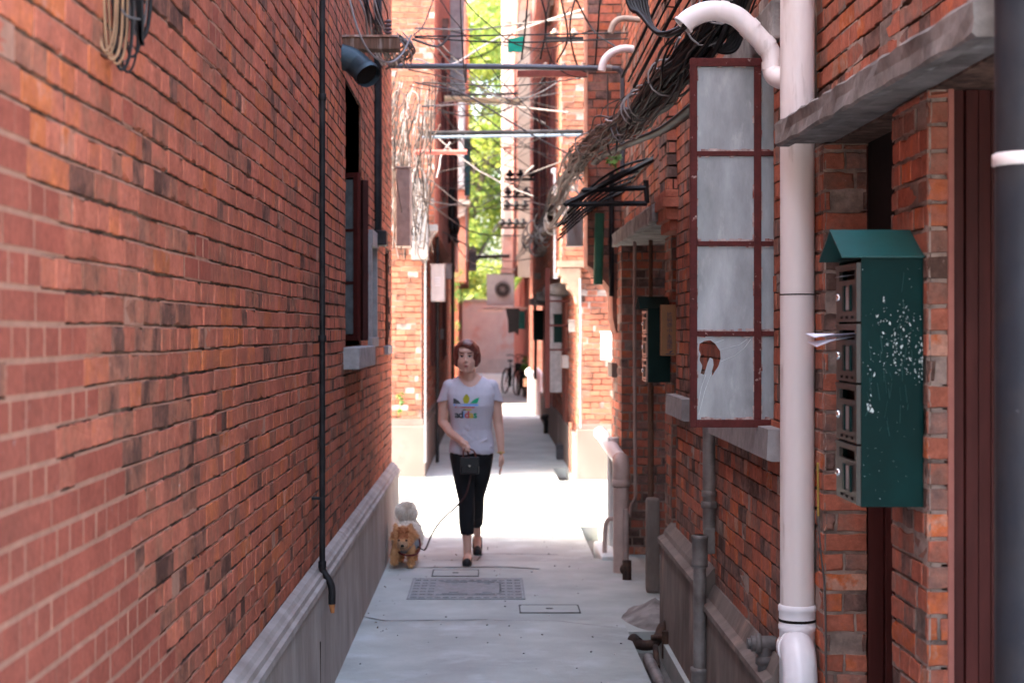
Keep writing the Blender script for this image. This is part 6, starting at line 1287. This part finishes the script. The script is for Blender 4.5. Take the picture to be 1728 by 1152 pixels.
for k in range(9):
    p = BASE[rnd.randint(8, 46)] + Vector((-.03, 0, 0)); m.tube([p + Vector((.075 * math.cos(a), rnd.uniform(-.01, .01), .075 * math.sin(a))) for a in np.linspace(0, 6.28, 14)], .004, 5, m=2)
tag(m.build('slack_cables', [WIREB, WIREG, WIREW]), 'slack loops and ties hanging out of the cable bundle on the right', 'cables', kind='stuff')
# further clutter on the far walls
bx('gas_meter', (934, 640), (946, 622), 24.5, .15, mat('meter_grey', (.34, .33, .32), .6), 'grey gas meter low on the right far wall behind the rungs', 'gas meter')
bx('junction_box', (905, 505), (917, 486), 29, .2, mat('beige_box', (.40, .34, .29), .7), 'beige junction box on the right wall near the far air conditioner', 'junction box')
bx('junction_box', (960, 560), (972, 541), 19.4, .1, mat('grey_box_b', (.30, .28, .27), .6), 'little grey junction box between the rungs and the sunlit pier', 'junction box')
bx('meter_box', (752, 470), (762, 446), 24, .2, mat('rose_box', (.45, .36, .34), .6), 'rose grey meter box behind the large pale one on the left', 'meter box')
bx('planter', (884, 652), (895, 640), 38, .3, mat('clay', (.30, .14, .09), .8), 'clay planter beside the parked bicycles', 'planter')
bx('crate', (940, 778), (955, 752), 21.5, .3, mat('dark_crate', (.06, .055, .06), .7), 'dark crate standing against the right far wall near the drain', 'crate')
bx('window_ledge', (902, 470), (930, 462), 26, .25, CONC_L, 'stone ledge jutting over the doors on the right far wall', 'ledge')
m = MB(); m.tube(curve_pts([P(979, 470, 18.35), P(980, 560, 18.35), P(979, 650, 18.35), P(980, 722, 18.35)], 5), .011, 8); tag(m.build('conduit', WIREW), 'thin white conduit down the edge of the sunlit right pier', 'conduit')
m = MB(); m.tube(curve_pts([P(903, 640, 31), P(904, 560, 31), P(902, 480, 31), P(905, 380, 31)], 5), .03, 8); tag(m.build('conduit', WIREBR), 'brown conduit climbing the far right wall', 'conduit')
for k in range(18):      # fine dark wires
    y0 = rnd.uniform(13, 24); a = P(rnd.uniform(690, 740), rnd.uniform(-10, 330), y0); b = P(rnd.uniform(900, 1010), rnd.uniform(-10, 330), y0 + rnd.uniform(-2, 2)); m = MB(); m.tube(sag(a, b, rnd.uniform(.05, .5), 16, .006, rnd), rnd.choice([.003, .004]), 5)
    tag(m.build('overhead_wire', WIREB), 'thin dark wire strung or looping high across the alley', 'wire', 'dark overhead wires')
# leaves, scraps and a paper slip dropped on the lane
m = MB(); m.hc = True
for k in range(26):
    x, y = rnd.uniform(-.70, .72), rnd.uniform(5.6, 13.5); 
    if rnd.random() < .5: x = -.70 + rnd.random() * .12
    leaves(m, (x, y, .006), (.004, .004, .002), 1, rnd.uniform(.006, .013), rnd)
tag(m.build('fallen_leaves', mat('dry_leaf', (.16, .10, .05), .9, var=.4)), 'tiny dry leaves scattered on the lane floor', 'leaves', kind='stuff')
